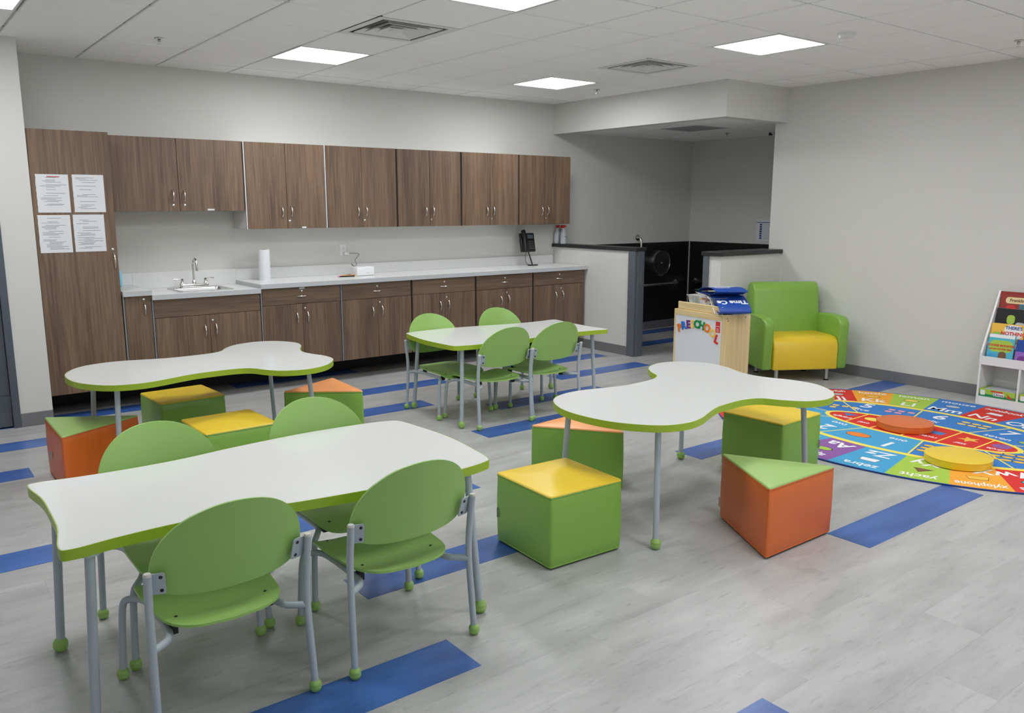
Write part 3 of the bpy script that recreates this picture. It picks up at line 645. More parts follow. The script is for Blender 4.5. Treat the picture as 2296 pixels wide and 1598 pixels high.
# ================================================================== TABLES
TH = 0.625
def foot_leg(parent, top, foot, r=0.015, br=0.026):
    top, foot = Vector(top), Vector(foot); a = foot+(top-foot)*0.05
    l_ = part('leg', MB().tube([tuple(top), tuple(a)], r, 14), 'leg_grey', parent, smooth=50)
    part('ball_foot', MB().lathe([(0.012, 0.0), (br*0.78, 0.004), (br*0.97, br*0.62), (br, br*0.95), (br*0.96, br*1.02), (br, br*1.09), (br*0.95, br*1.45), (br*0.62, br*1.9), (r, br*2.0)], 20, tuple(foot)), 'foot_green', l_, smooth=60)
    part('top_plate', MB().lathe([(0.035, -0.006), (0.035, 0)], 16, tuple(top)), 'leg_grey', l_)
def table(label, outline, legs, loc, rz, group):
    t = thing('activity_table', label, 'table', (*loc, 0), rz, group)
    inn = offset(outline, -0.003)
    part('tabletop', MB().prism(inn, TH-0.034, TH), ['table_white'], t, bev=0.0008, seg=1)
    part('edge_band', MB().band(outline, inn, TH-0.035, TH-0.0006), 'table_edge', t, smooth=30)
    for (a, b), (c, d) in legs: foot_leg(t, (a, b, TH-0.0345), (c, d, 0.0014))
    return t
tri_h = [(0.02,.16),(.09,.30),(.18,.385),(.30,.42),(.42,.41),(.54,.372),(.67,.335),(.80,.327),(.94,.335),(1.035,.38),(1.09,.475),(1.175,.575),(1.29,.625),(1.40,.622),(1.50,.57),(1.58,.47),(1.615,.37),(1.60,.24),(1.55,.12)]
tri = [(0,0)]+[(a,-b) for a,b in tri_h]+[(1.525,0)]+[(a,b) for a,b in reversed(tri_h)]
tri = catmull([((a+0.12*b*min(1, a/1.3))*0.9695, b*0.978) for a, b in tri], 5)
tl = [((.20,-.29),(.171,-.319)),((.20,.29),(.171,.319)),((1.32,-.42),(1.36,-.45)),((1.41,.44),(1.448,.470))]
table('white three-lobed table with green edge in front of the sink cabinets', tri, tl, (-3.6866, 2.34), 0.021, 'three-lobed white activity tables')
table('white three-lobed table with green edge between the cart and the coloured cubes', tri, tl, (-1.8866, -0.171), 0.084, 'three-lobed white activity tables')
rect_u = [(-0.79,.345),(-.755,.378),(-.62,.360),(-.44,.351),(-.25,.362),(-.04,.40),(.2,.430),(.31,.437),(.45,.436),(.60,.424),(.69,.405),(.735,.375),(.757,.26),(.775,.08)]
rect = [(-0.765,0)]+[(-0.768,-.17)]+[(a,-b) for a,b in rect_u]+[(a,b) for a,b in reversed(rect_u)]+[(-0.768,.17)]
rect = catmull(rect, 5)
rl = [((-.71,-.335),(-.744,-.372)),((-.72,.25),(-.748,.27)),((.64,-.36),(.667,-.405)),((.64,.36),(.667,.39))]
table('near long white table with curved ends and green edge', [(a*1.004, b*0.987) for a, b in rect], rl, (-3.381, -0.055), -0.02, 'long white tables with curved ends')
table('far long white table with curved ends, in front of the drawer cabinets', [(a*0.972, b*0.975) for a, b in rect], [((a*0.97, b*0.95), (c*0.97, d*0.95)) for (a, b), (c, d) in rl], (-0.515, 2.252), PI-0.06, 'long white tables with curved ends')

# ================================================================== CHAIRS
def se(c, s, a, b, n): return (a*math.copysign(abs(c)**(2/n), c), b*math.copysign(abs(s)**(2/n), s))
def shell(outline, fn, off, rings=7):
    n = len(outline); m_ = MB(); top = []
    for r in range(1, rings+1):
        k = math.sin(r/rings*PI/2)
        top += [(x*k, y*k) for x, y in outline]
    P = [fn(0, 0)]+[fn(x, y) for x, y in top]; Q = [tuple(Vector(p)+Vector(off)) for p in P]; N_ = len(P)
    vs = P+Q; fs = []
    for base_, fl_ in ((0, 0), (N_, 1)):
        for i in range(n): fs.append((base_, base_+1+i, base_+1+(i+1) % n)[::-1 if fl_ else 1])
        for r in range(rings-1):
            for i in range(n):
                a = base_+1+r*n+i; b = base_+1+r*n+(i+1) % n; fs.append((a, a+n, b+n, b)[::-1 if fl_ else 1])
    e = 1+(rings-1)*n
    for i in range(n): fs.append((e+i, N_+e+i, N_+e+(i+1) % n, e+(i+1) % n))
    return m_.add(vs, fs)
def make_chair(label):
    t = thing('student_chair', label, 'chair', (0, 0, 0), 0, 'small green chairs with grey tube legs')
    # seat
    ol = []
    for k in range(48):
        a = 2*PI*k/48; x, y = se(math.cos(a), math.sin(a), 0.205, 0.225, 5.5)
        if y < 0: x *= 1-0.10*(-y/0.225); y -= 0.035*(1-(x/0.2)**2)*(-y/0.225)
        ol.append((x, y))
    def sf(x, y):
        z = 0.338+0.016*(abs(x)/0.2)**2.2
        if y > 0.10: z -= 0.030*((y-0.10)/0.125)**2
        if y < -0.02: z += 0.012*((-0.02-y)/0.23)**2
        z -= 0.012*math.exp(-((y+0.08)/0.12)**2)*(1-(x/0.21)**2)
        return (x, y+0.03, z)
    s = part('seat', shell(ol, sf, (0, 0, -0.009)), 'chair_green', t, smooth=50)
    for x in (-0.145, 0.145):
        for y in (-0.135, 0.155):
            p = sf(x, y); part('screw', MB().lathe([(0.0055, -0.002), (0.0055, 0.0015), (0.003, 0.002)], 10, p), 'rubber_black', s)
    # backrest
    ob = []
    for k in range(56):
        a = 2*PI*k/56; c_, s_ = math.cos(a), math.sin(a)
        ob.append(se(c_, s_, 0.236, 0.212, 2.15) if s_ >= 0 else se(c_, s_, 0.236, 0.092, 3.0))
    def bf(x, z): return (x, -0.203-0.046*(1-(x/0.236)**2)-0.28*z, 0.542+z)
    part('backrest', shell(ob, bf, (0, 0.009, 0)), 'chair_green', t, smooth=50)
    for s in (-1, 1):
        rl_ = part('rear_leg', MB().tube(catmull([(s*0.252, -0.236, 0.03), (s*0.248, -0.222, 0.2), (s*0.246, -0.214, 0.31), (s*0.247, -0.217, 0.42), (s*0.249, -0.238, 0.56)], 4, False), 0.0125, 12), 'leg_grey', t, smooth=50)
        part('post_cap', MB().lathe([(0.0128, 0.557), (0.0128, 0.562), (0.010, 0.566)], 14, (s*0.249, -0.238, 0)), 'cap_grey', rl_, smooth=40)
        part('ball_foot', MB().lathe([(0.010, 0), (0.016, 0.003), (0.0205, 0.013), (0.021, 0.0195), (0.0202, 0.021), (0.021, 0.0225), (0.02, 0.03), (0.0145, 0.039), (0.0125, 0.04)], 18, (s*0.2525, -0.2365, 0.0014)), 'foot_green', rl_, smooth=60)
        br_ = part('bracket', MB().prism(round_poly([(-0.028,-0.038),(0.024,-0.038),(0.024,0.038),(-0.028,0.038)], 0.008, 3), -0.002, 0.002).xf(Matrix.Rotation(PI/2, 4, 'X')), 'leg_grey', t, (s*0.221, -0.226, 0.522), (0.27, 0, s*0.30))
        for z in (-0.024, 0.024): part('bolt', MB().lathe([(0.0055, 0.002), (0.0055, 0.0042), (0.003, 0.005)], 10).xf(Matrix.Rotation(PI/2, 4, 'X')), 'rubber_black', br_, (-s*0.012, 0, z))
        path = catmull([(s*0.244, -0.213, 0.308), (s*0.210, -0.190, 0.308), (s*0.186, -0.165, 0.308), (s*0.172, -0.10, 0.308), (s*0.172, 0.10, 0.308), (s*0.186, 0.165, 0.308), (s*0.212, 0.205, 0.300), (s*0.228, 0.222, 0.285), (s*0.236, 0.230, 0.22), (s*0.245, 0.238, 0.03)], 4, False)
        fl_ = part('front_leg', MB().tube(path, 0.0122, 12), 'leg_grey', t, smooth=50)
        part('ball_foot', MB().lathe([(0.010, 0), (0.016, 0.003), (0.0205, 0.013), (0.021, 0.0195), (0.0202, 0.021), (0.021, 0.0225), (0.02, 0.03), (0.0145, 0.039), (0.0125, 0.04)], 18, (s*0.2455, 0.239, 0.0014)), 'foot_green', fl_, smooth=60)
        for y in (-0.105, 0.16): part('spacer', MB().box(s*0.155-0.012, s*0.155+0.012, y-0.014, y+0.014, 0.292, 0.333), 'rubber_black', t, bev=0.003)
    return t
chairs = [(-3.740, -0.350, 0.0, 'green chair at the near table, seen from behind in the front left'),
          (-3.095, -0.366, 0.0, 'green chair at the near table, right one of the two nearest, back to viewer'),
          (-3.690, 0.165, PI-0.0, 'green chair across the near table, half hidden behind its left part'),
          (-3.000, 0.185, PI-0.0, 'green chair across the near table, behind its right part'),
          (-0.870, 2.015, 0.0, 'green chair at the far table, left of the two with backs to the viewer'),
          (-0.395, 2.000, 0.0, 'green chair at the far table, right of the two with backs to the viewer'),
          (-0.945, 2.455, PI, 'green chair behind the far table, left one facing the viewer'),
          (-0.262, 2.450, PI, 'green chair behind the far table, right one facing the viewer')]
ch0 = make_chair(chairs[0][3]); bpy.context.view_layer.update()
for k, (x, y, a, l_) in enumerate(chairs):
    o = ch0 if k == 0 else copy_tree(ch0); o.location = (x, y, 0); o.rotation_euler = (0, 0, a); o['label'] = l_

# ================================================================== STOOLS
def pillow(poly, z0, z1, bulge, er, lv=7):
    p = resample(round_poly(poly, 0.017, 4), 6); n = len(p); rings = [(z0, -er), (z0+er*0.35, -er*0.3), (z0+er, 0)]
    for k in range(1, lv): tt = k/lv; rings.append((z0+er+(z1-z0-2*er)*tt, bulge*math.sin(PI*tt)))
    rings += [(z1-er, 0), (z1-er*0.3, -er*0.3), (z1, -er)]
    m_ = MB(); vs = []
    for z, d in rings: vs += [(x, y, z) for x, y in offset(p, d)]
    fs = [(a*n+k, a*n+(k+1) % n, (a+1)*n+(k+1) % n, (a+1)*n+k) for a in range(len(rings)-1) for k in range(n)]
    fs += [tuple(reversed(range(n))), tuple(range((len(rings)-1)*n, len(rings)*n))]
    return m_.add(vs, fs)
def seat_pad(poly, z0, crown=0.008):
    p = resample(round_poly(poly, 0.017, 4), 6); n = len(p); cx = sum(a for a, b in p)/n; cy = sum(b for a, b in p)/n
    rings = [(1.0, z0, 0.0), (1.0, z0+0.007, 0.001), (1.0, z0+0.012, -0.003)]+[(s_, z0+0.012+crown*(1-s_**2), 0) for s_ in (0.96, 0.85, 0.65, 0.4, 0.15)]
    vs = []
    for s_, z, d in rings: vs += [(cx+(x-cx)*s_, cy+(y-cy)*s_, z) for x, y in offset(p, d)]
    fs = [(a*n+k, a*n+(k+1) % n, (a+1)*n+(k+1) % n, (a+1)*n+k) for a in range(len(rings)-1) for k in range(n)]
    fs += [tuple(reversed(range(n))), tuple(range((len(rings)-1)*n, len(rings)*n))]
    return MB().add(vs, fs)
def seam(p, r=0.0028):
    pp = resample(round_poly(p, 0.017, 4), 2); return MB().tube([(x, y, 0) for x, y in pp+[pp[0]]], r, 6, caps=False)
def stool(name, label, poly, body, top, loc, rz, group, tagat):
    t = thing(name, label, 'stool', (*loc, 0.0013), rz, group)
    part('base', MB().prism(round_poly([(x*0.96, y*0.96) for x, y in poly], 0.02, 3), 0, 0.008), 'black_base', t)
    part('body', pillow(poly, 0.005, 0.338, 0.004, 0.006), body, t, smooth=40)
    part('seat_top', seat_pad(poly, 0.337), top, t, smooth=40)
    part('piping', seam(poly).xf(Matrix.Translation((0, 0, 0.3385))), body, t, smooth=60)
    part('bottom_seam', seam(poly, 0.0022).xf(Matrix.Translation((0, 0, 0.014))), body, t, smooth=60)
    for k in range(len(poly)):
        x, y = poly[k]; s_ = 1-0.0075/math.hypot(x, y); x, y = x*s_, y*s_
        part('corner_seam', MB().tube([(x, y, 0.012), (x*1.004, y*1.004, 0.17), (x, y, 0.338)], 0.002, 6), body, t, smooth=60)
    (a, b, an) = tagat
    part('tag', MB().box(-0.008, 0.008, -0.001, 0.001, 0.13, 0.18), 'tag_grey', t, (a, b, 0), (0, 0, an))
q = 0.214
sq = [(-q,-q),(q,-q),(q,q),(-q,q)]
cubes = [((-2.03,-0.152), -0.045, 'green cube stool with yellow top in front of the three-lobed table'), ((-0.150,-0.02), 0.045, 'green cube stool with yellow top beside the rug'),
         ((-2.922,2.775), 0.06, 'green cube stool with yellow top under the sink-side table, nearer the cabinets'), ((-2.922,1.845), 0.03, 'green cube stool with yellow top in front of the sink-side table')]
for k, (l, a, lab) in enumerate(cubes): stool('cube_stool', lab, sq, 'vinyl_green', 'vinyl_yellow', l, a, 'cube stools', [(-q-0.005, q*0.90, 0), (q-0.02, -q-0.006, PI/2), (-q-0.006, 0, 0), (q+0.006, 0, 0)][k])
def wedge(lab, P, body, top, tagat):
    cx = sum(p[0] for p in P)/3; cy = sum(p[1] for p in P)/3
    stool('wedge_stool', lab, [(x-cx, y-cy) for x, y in P], body, top, (cx, cy), 0, 'triangular wedge stools', tagat)
wedge('orange triangular stool with lime top, in front of the rug', [(-1.385,-0.878),(-0.845,-0.876),(-1.114,-0.395)], 'vinyl_orange', 'vinyl_lime', (-0.16, 0.20, 1.05))
wedge('orange triangular stool with lime top, at the left under the sink-side table', [(-3.785,2.06),(-3.315,2.325),(-3.785,2.62)], 'vinyl_orange', 'vinyl_lime', (-0.165, 0.1, 0))
wedge('green triangular stool with orange top, behind the near yellow-topped cube', [(-1.546,.655),(-1.222,.210),(-1.0,.715)], 'vinyl_green', 'vinyl_peach', (0.1, 0.2, 0))
wedge('green triangular stool with orange top, at the right end of the sink-side table', [(-2.345,2.413),(-1.892,2.095),(-1.86,2.645)], 'vinyl_green', 'vinyl_peach', (0.16, 0, 0))

# ================================================================== ARMCHAIR
ang = math.atan2(-0.503, 0.865)
t = thing('armchair', 'green vinyl child armchair with yellow seat in the corner by the right wall', 'armchair', (2.2875, 1.3225, 0), ang)
def sideprism(pts, x0, x1):   # polygon in (y,z) extruded along x
    n = len(pts); m_ = MB()
    m_.add([(x0, y, z) for y, z in pts]+[(x1, y, z) for y, z in pts], [tuple(range(n)), tuple(reversed(range(n, 2*n)))]+[(i, i+n, (i+1) % n+n, (i+1) % n) for i in range(n)])
    return m_
seatp = [(0.0,0.115),(0.48,0.115),(0.48,0.42),(0.13,0.425),(0.06,0.415),(0.018,0.385),(0.0,0.33)]
part('seat', sideprism(seatp, -0.315, 0.315), 'vinyl_yellow', t, bev=0.014, seg=3, smooth=45)
backp = [(0.40,0.12),(0.60,0.12),(0.63,0.45),(0.64,0.80),(0.62,0.865),(0.57,0.895),(0.51,0.885),(0.47,0.83),(0.43,0.45)]
part('backrest', sideprism(backp, -0.335, 0.335), 'vinyl_green', t, bev=0.016, seg=3, smooth=45)
for s in (-1, 1):
    ap = [(0.02,0.115),(0.50,0.115),(0.51,0.56),(0.47,0.595),(0.25,0.612),(0.08,0.605),(0.03,0.585),(0.005,0.54)]
    a, b = (0.318, 0.418) if s > 0 else (-0.418, -0.318)
    part('arm', sideprism(ap, a, b), 'vinyl_green', t, bev=0.022, seg=3, smooth=45)
    part('arm_seam', MB().tube([((a+0.003) if s < 0 else (b-0.003), y, z) for y, z in [(0.05,0.13),(0.03,0.53),(0.08,0.592),(0.25,0.60),(0.45,0.585)]], 0.003, 6), 'vinyl_green', t, smooth=60)
for x, y in ((-0.25, 0.07), (0.25, 0.07), (-0.25, 0.52), (0.25, 0.52)):
    l_ = part('leg', MB().lathe([(0.018, 0.012), (0.02, 0.116)], 16, (x, y, 0)), 'steel', t, smooth=40)
    part('glide', MB().lathe([(0.024, 0.0), (0.026, 0.004), (0.012, 0.012)], 16, (x, y, 0)), 'rubber_black', l_)

# ================================================================== WHITEBOARD CART
th = -1.69; CW, CD, CZ = 0.615, 0.33, 0.70
t = thing('book_cart', 'birch wood cart with a whiteboard front and letter magnets, left of the armchair', 'cart', (1.27, 2.05, 0), th)
# local x runs along the whiteboard front (left to right as seen), local y backwards
part('side_panel', MB().box(0, 0.018, 0.0, CD, 0.06, CZ), 'birch', t, bev=0.003)
part('side_panel', MB().box(CW-0.018, CW, 0.0, CD, 0.06, CZ), 'birch', t, bev=0.003)
part('top_panel', MB().box(0.018, CW-0.018, 0.02, CD, CZ-0.018, CZ), 'birch_h', t)
part('bottom_panel', MB().box(0.018, CW-0.018, 0.02, CD, 0.06, 0.078), 'birch_h', t)
part('back_panel', MB().box(0.018, CW-0.018, CD-0.02, CD-0.008, 0.078, CZ-0.018), 'birch', t)
part('top_rail', MB().box(0.018, CW-0.018, 0, 0.02, CZ-0.05, CZ-0.002), 'birch_h', t, bev=0.002)
part('bottom_rail', MB().box(0.018, CW-0.018, 0, 0.02, 0.06, 0.11), 'birch_h', t, bev=0.002)
part('whiteboard', MB().box(0.02, CW-0.02, 0.004, 0.012, 0.11, CZ-0.05), 'whiteboard', t)
part('ledge', MB().box(0.03, CW-0.03, 0.015, 0.033, CZ, CZ+0.07), 'birch_h', t, bev=0.006)
for x in (0.05, CW-0.05):
    for y in (0.05, CD-0.05):
        cs = part('caster', MB().tube([(x-0.011, y, 0.025), (x+0.011, y, 0.025)], 0.025, 16), 'rubber_black', t, smooth=40)
        part('fork', MB().box(x-0.016, x+0.016, y-0.01, y+0.01, 0.03, 0.06), 'steel', cs)
for y in (0.05, 0.06, 0.27): part('screw_hole', MB().lathe([(0.006, 0), (0.006, 0.001)], 10).xf(Matrix.Rotation(PI/2, 4, 'Y')), 'cover_brown', t, (CW, y, CZ-0.03-(0.02 if y == 0.06 else 0)))
cart = Matrix.Translation((1.27, 2.05, 0)) @ Matrix.Rotation(th, 4, 'Z')
def on_cart(x, y, z): return tuple(cart @ Vector((x, y, z)))
# magnets: positions measured on the board, fractions of the front
mags = [('P', 0.075, 0.527, -20, 'm_orange', 'orange'), ('R', 0.128, 0.555, -14, 'm_blue', 'blue'), ('E', 0.188, 0.571, -6, 'm_purple', 'purple'), ('S', 0.241, 0.58, -2, 'm_yellow', 'pale yellow'), ('C', 0.294, 0.586, 4, 'm_green', 'green'), ('H', 0.359, 0.582, 12, 'm_green', 'green'), ('O', 0.425, 0.566, 20, 'm_orange', 'orange'), ('O', 0.493, 0.53, 30, 'm_yellow', 'yellow'), ('L', 0.545, 0.482, 22, 'm_red', 'red')]
for ch, x, z, a, c_, cn in mags:
    o = text('letter_magnet', ch, 0.098, c_, None, on_cart(x, 0.0005, z), (PI/2, 0, th), ext=0.003, bold=0.004, mx=Matrix.Rotation(math.radians(-a), 4, 'Z'))
    tag(o, '%s letter %s magnet on the cart whiteboard' % (cn, ch), 'magnet', 'letter magnets on the whiteboard')
t = thing('product_label', 'small red printed label at the upper right of the whiteboard', 'label', on_cart(0.553, 0.0035, 0.545), th)
part('card', MB().box(-0.026, 0.026, -0.001, 0.0005, 0, 0.095), 'm_red', t)
part('print', MB().box(-0.02, 0.022, -0.0016, -0.001, 0.052, 0.056).box(-0.014, 0.014, -0.0016, -0.001, 0.032, 0.036).box(-0.014, 0.014, -0.0016, -0.001, 0.02, 0.024).box(-0.014, 0.014, -0.0016, -0.001, 0.008, 0.012), 'p_white', t)
# clear bin and pocket charts on top
t = thing('plastic_bin', 'clear plastic bin of small items on top of the cart', 'bin', on_cart(0.30, 0.16, CZ), th)
b = MB(); bl_ = [(0.17, 0.10, 0.002), (0.19, 0.115, 0.128), (0.20, 0.125, 0.129), (0.20, 0.125, 0.135)]; vs = []
for a, c_, z in bl_: vs += [(x, y, z) for x, y in round_poly([(-a,-c_),(a,-c_),(a,c_),(-a,c_)], 0.025, 3)]
n = 16; b.add(vs, [(r*n+k, r*n+(k+1) % n, (r+1)*n+(k+1) % n, (r+1)*n+k) for r in range(3) for k in range(n)]+[tuple(reversed(range(n)))])
part('tub', b, 'clear_plastic', t, smooth=40)
rr = random.Random(4)
for k in range(20):
    part('block', MB().box(-0.025, 0.025, -0.012, 0.012, 0, 0.02), ['c_cream', 'cover_brown', 'p_white', 'm_orange'][k % 4], t, (rr.uniform(-0.11, 0.11), rr.uniform(-0.06, 0.06), 0.006+0.022*(k//4)), (0, 0, rr.uniform(0, 3)), bev=0.003)
def sheet(name, prof, y0, y1, m_, parent, th_=0.003, skew=0.0):
    n = len(prof); vs = []
    for d in (0, th_):
        for x, z in prof: vs += [(x, y0, z+d), (x+skew, y1, z+d)]
    k = 2*n; fs = []
    for i in range(n-1):
        fs += [(2*i, 2*i+2, 2*i+3, 2*i+1), (k+2*i, k+2*i+1, k+2*i+3, k+2*i+2), (2*i, k+2*i, k+2*i+2, 2*i+2), (2*i+1, 2*i+3, k+2*i+3, k+2*i+1)]
    fs += [(0, 1, k+1, k), (2*n-2, k+2*n-2, k+2*n-1, 2*n-1)]
    return part(name, MB().add(vs, fs), m_, parent, smooth=40)
CR = math.radians(-26)      # the chart lies askew on the bin
t = thing('pocket_chart', 'folded blue pocket chart with white lettering draped over the cart bin', 'chart', on_cart(0.40-0.40*math.cos(CR)+0.16*math.sin(CR), 0.215-0.40*math.sin(CR)-0.16*math.cos(CR), CZ), th+CR)
low = catmull([(0.28,0.142),(0.38,0.143),(0.45,0.130),(0.53,0.075),(0.60,0.028),(0.660,0.012),(0.680,0.030),(0.655,0.060),(0.57,0.108),(0.46,0.148)], 4, False)
sheet('lower_fold', low, 0.03, 0.31, 'chart_blue', t)
up = catmull([(0.08,0.143),(0.20,0.146),(0.30,0.150),(0.40,0.152),(0.48,0.158),(0.55,0.180),(0.60,0.192)], 4, False)
sheet('upper_fold', up, 0.02, 0.30, 'chart_blue', t)
up2 = catmull([(0.60,0.1955),(0.52,0.208),(0.42,0.214),(0.28,0.204),(0.16,0.182),(0.09,0.156)], 4, False)
sheet('upper_flap', up2, 0.02, 0.30, 'chart_blue', t)
sheet('white_pocket', [(x, z+0.0035) for x, z in catmull([(0.40,0.2135),(0.28,0.204),(0.17,0.185)], 5, False)], 0.03, 0.25, 'p_white', t, 0.0008)
sheet('green_corner', [(x, z+0.0035) for x, z in catmull([(0.17,0.185),(0.11,0.166),(0.04,0.150)], 4, False)], 0.02, 0.30, 'p_green', t, 0.0015)
mx = Matrix.Translation((0.585, 0.17, 0.1035)) @ Matrix.Rotation(0.50, 4, 'Y') @ Matrix.Rotation(-PI/2, 4, 'Z')
text('lettering', 'Time Ce', 0.075, 'p_white', t, (0, 0, 0), ext=0.0012, bold=0.003, mx=mx)
for k in range(2):
    part('white_stripe', MB().tube([(0.46+k*0.06, 0.05, 0.2155-k*0.0075), (0.46+k*0.06, 0.19, 0.2155-k*0.0075)], 0.003, 6), 'p_white', t)
t = thing('plastic_sleeve', 'clear plastic sleeve under the blue pocket chart, overhanging the cart', 'sleeve', on_cart(0.40-0.40*math.cos(CR)+0.16*math.sin(CR), 0.215-0.40*math.sin(CR)-0.16*math.cos(CR), CZ), th+CR)
sheet('film', catmull([(0.05,0.139),(0.28,0.138),(0.44,0.126),(0.53,0.068),(0.61,0.010),(0.70,0.004),(0.75,0.014)], 4, False), 0.015, 0.32, 'clear_plastic', t, 0.0006)
part('welt', MB().tube(catmull([(0.05,0.012,0.139),(0.28,0.012,0.138),(0.44,0.012,0.126),(0.53,0.012,0.068),(0.61,0.012,0.010)], 4, False), 0.003, 6), 'pearl', t)

# ================================================================== RUG
RX, RY, RA, RB = 1.40, -0.18, 1.185, 1.53
t = thing('alphabet_rug', 'colourful oval alphabet and number rug in front of the bookshelf', 'rug', (RX, RY, 0.0014))
ell = lambda a, b, n=104: [(a*math.cos(2*PI*k/n), b*math.sin(2*PI*k/n)) for k in range(n)]
part('backing', MB().prism(ell(RA, RB), 0, 0.006), 'rug_pile', t)
part('binding', MB().tube([(x, y, 0.005) for x, y in ell(RA, RB)+[(RA, 0)]], 0.005, 6, caps=False), 'p_navy', t, smooth=60)
MA_, MBb = 0.665, 1.10; IA, IB = 0.235, 0.70
LET = 'ABCDEFGHIJKLMNOPQRSTUVWXYZ'
cols = dict(J='r_red', K='r_orange', L='r_lime', M='r_blue', N='r_red', O='r_blue', P='r_lime', W='r_red', X='r_orange', Y='r_lime', Z='r_sky', A='r_purple', B='r_sky', C='r_orange', D='r_red', E='r_lime', F='r_purple', G='r_blue', H='r_orange', I='r_blue', Q='r_orange', R='r_purple', S='r_sky', T='r_red', U='r_blue', V='r_purple')
words = dict(J='jellyfish', K='kettle', L='lemon', M='mouse', N='notebook', W='whale', X='xylophone', Y='yacht', Z='zebra', A='apple')
def sector(a0, a1, ra, rb, sa, sb, k=6):
    o = [(ra*math.cos(a0+(a1-a0)*i/k), rb*math.sin(a0+(a1-a0)*i/k)) for i in range(k+1)]
    i_ = [(sa*math.cos(a0+(a1-a0)*i/k), sb*math.sin(a0+(a1-a0)*i/k)) for i in range(k+1)]
    return o+i_[::-1]
st = 2*PI/26; a00 = math.radians(180.5)
ZR = 0.0062
def rtext(name, s, size, x, y, up, m_='r_white', parent=None, sx=1.0, bold=0.0):
    rz = math.atan2(up[1], up[0])-PI/2
    return text(name, s, size, m_, parent or t, (x, y, 0.0078), (0, 0, rz), ext=0.0002, bold=bold, sx=sx)
pic = dict(J=('c_grey', 0), K=('c_gold', 0), L=('p_yellow', 0), M=('c_grey', 0), N=('p_white', 1), O=('m_orange', 0), X=('c_gold', 1), Y=('p_brown', 2), Z=('p_white', 1), A=('p_lime', 0), W=('c_teal', 0), B=('p_white', 0))
for k, L_ in enumerate(LET):
    a1 = a00-k*st; a0 = a1-st; am = (a0+a1)/2
    cell = part('letter_cell', MB().prism(sector(a0, a1, RA-0.003, RB-0.003, MA_+0.02, MBb+0.02), 0.005, 0.0072), cols[L_], t)
    n_ = Vector((math.cos(am)/RA, math.sin(am)/RB)).normalized()
    def at(f): return ((MA_+(RA-MA_)*f)*math.cos(am), (MBb+(RB-MBb)*f)*math.sin(am))
    hidden = L_ in 'CDEFGHIPQRSTUV'
    x, y = at(0.24); rtext('letters', L_+L_.lower(), 0.17, x, y, n_, 'r_white', cell, bold=0.003)
    if L_ in words:
        x, y = at(0.83); wd = words[L_]; rtext('word', wd, 0.098, x, y, n_, 'r_white', cell, sx=min(1, 6.0/len(wd)), bold=0.0015)
    if L_ in pic:
        x, y = at(0.56); m_, kind = pic[L_]; rz = math.atan2(n_.y, n_.x)-PI/2
        sh = disc(0.055, 16, 0, 0, 0.035) if kind == 0 else ([(-0.06,-0.03),(0.06,-0.03),(0.05,0.03),(-0.05,0.035)] if kind == 1 else [(-0.06,-0.02),(0.05,-0.03),(0.01,0.05)])
        p_ = part('picture', MB().prism(offset(sh, 0.006), 0.0072, 0.0075), 'p_black', cell, (x, y, 0), (0, 0, rz))
        part('picture_fill', MB().prism(sh, 0.0074, 0.0078), m_, p_)
part('outer_line', MB().band(ell(MA_+0.024, MBb+0.024), ell(MA_-0.024, MBb-0.024), 0.005, 0.0076), 'r_yellow', t)
nums = ['one', 'two', 'three', 'four', 'five', 'six', 'seven', 'eight', 'nine', 'ten']
n0 = math.radians(194)   # outer edge between 10 and 1; clockwise
for k in range(10):
    a1 = n0-k*2*PI/10; a0 = a1-2*PI/10; am = (a0+a1)/2
    cell = part('number_cell', MB().prism(sector(a0, a1, MA_-0.02, MBb-0.02, IA+0.01, IB+0.01, 10), 0.005, 0.0072), 'r_sky' if k < 3 else 'r_blue', t)
    part('divider', MB().prism([(math.cos(a0)*(IA)+d*math.sin(a0)*0.006, math.sin(a0)*IB-d*math.cos(a0)*0.006) for d in (1, -1)]+[(math.cos(a0)*(MA_-0.02)+d*math.sin(a0)*0.006, math.sin(a0)*(MBb-0.02)-d*math.cos(a0)*0.006) for d in (-1, 1)], 0.0068, 0.0076), 'r_yellow', cell)
    n_ = Vector((math.copysign(1, math.cos(am)), 0.25*math.sin(am))).normalized() if abs(math.cos(am)) > 0.3 else Vector((math.cos(am), math.sin(am)))
    tg = Vector((-n_.y, n_.x))
    cx_, cy_ = (MA_+IA)/2*math.cos(am), (MBb+IB)/2*math.sin(am); p = Vector((cx_, cy_))
    q_ = p+tg*0.13+n_*0.06; rtext('number', str(k+1), 0.20, q_.x, q_.y, n_, 'r_white', cell, bold=0.004)
    q_ = p+tg*0.11-n_*0.10; rtext('word', nums[k], 0.085, q_.x, q_.y, n_, 'r_white', cell, bold=0.001)
    for i in range(min(k+1, 9)):
        c_ = p-tg*(0.06+0.075*(i % 3))+n_*(0.07-0.075*(i//3)) if k else p-tg*0.13
        r_ = 0.028 if k else 0.07; col = {0: 'm_orange', 1: 'm_yellow', 3: 'm_yellow', 4: 'p_pink', 5: 'm_yellow', 6: 'p_lime', 8: 'c_gold', 9: 'c_gold'}.get(k, 'p_yellow')
        rz = math.atan2(n_.y, n_.x)
        sh = [(-r_*0.9,-r_*0.8),(r_*0.9,-r_*0.8),(r_*0.9,r_*0.8),(-r_*0.9,r_*0.8)] if k in (3, 4) else disc(r_*1.25, 14, 0, 0, r_*0.75)
        p_ = part('picture', MB().prism(offset(sh, 0.005), 0.0072, 0.0075), 'p_black', cell, (c_.x, c_.y, 0), (0, 0, rz+PI/2))
        part('picture_fill', MB().prism(sh, 0.0074, 0.0078), col, p_)
part('shape_field', MB().prism(ell(IA, IB, 72), 0.005, 0.0072), 'r_red', t)
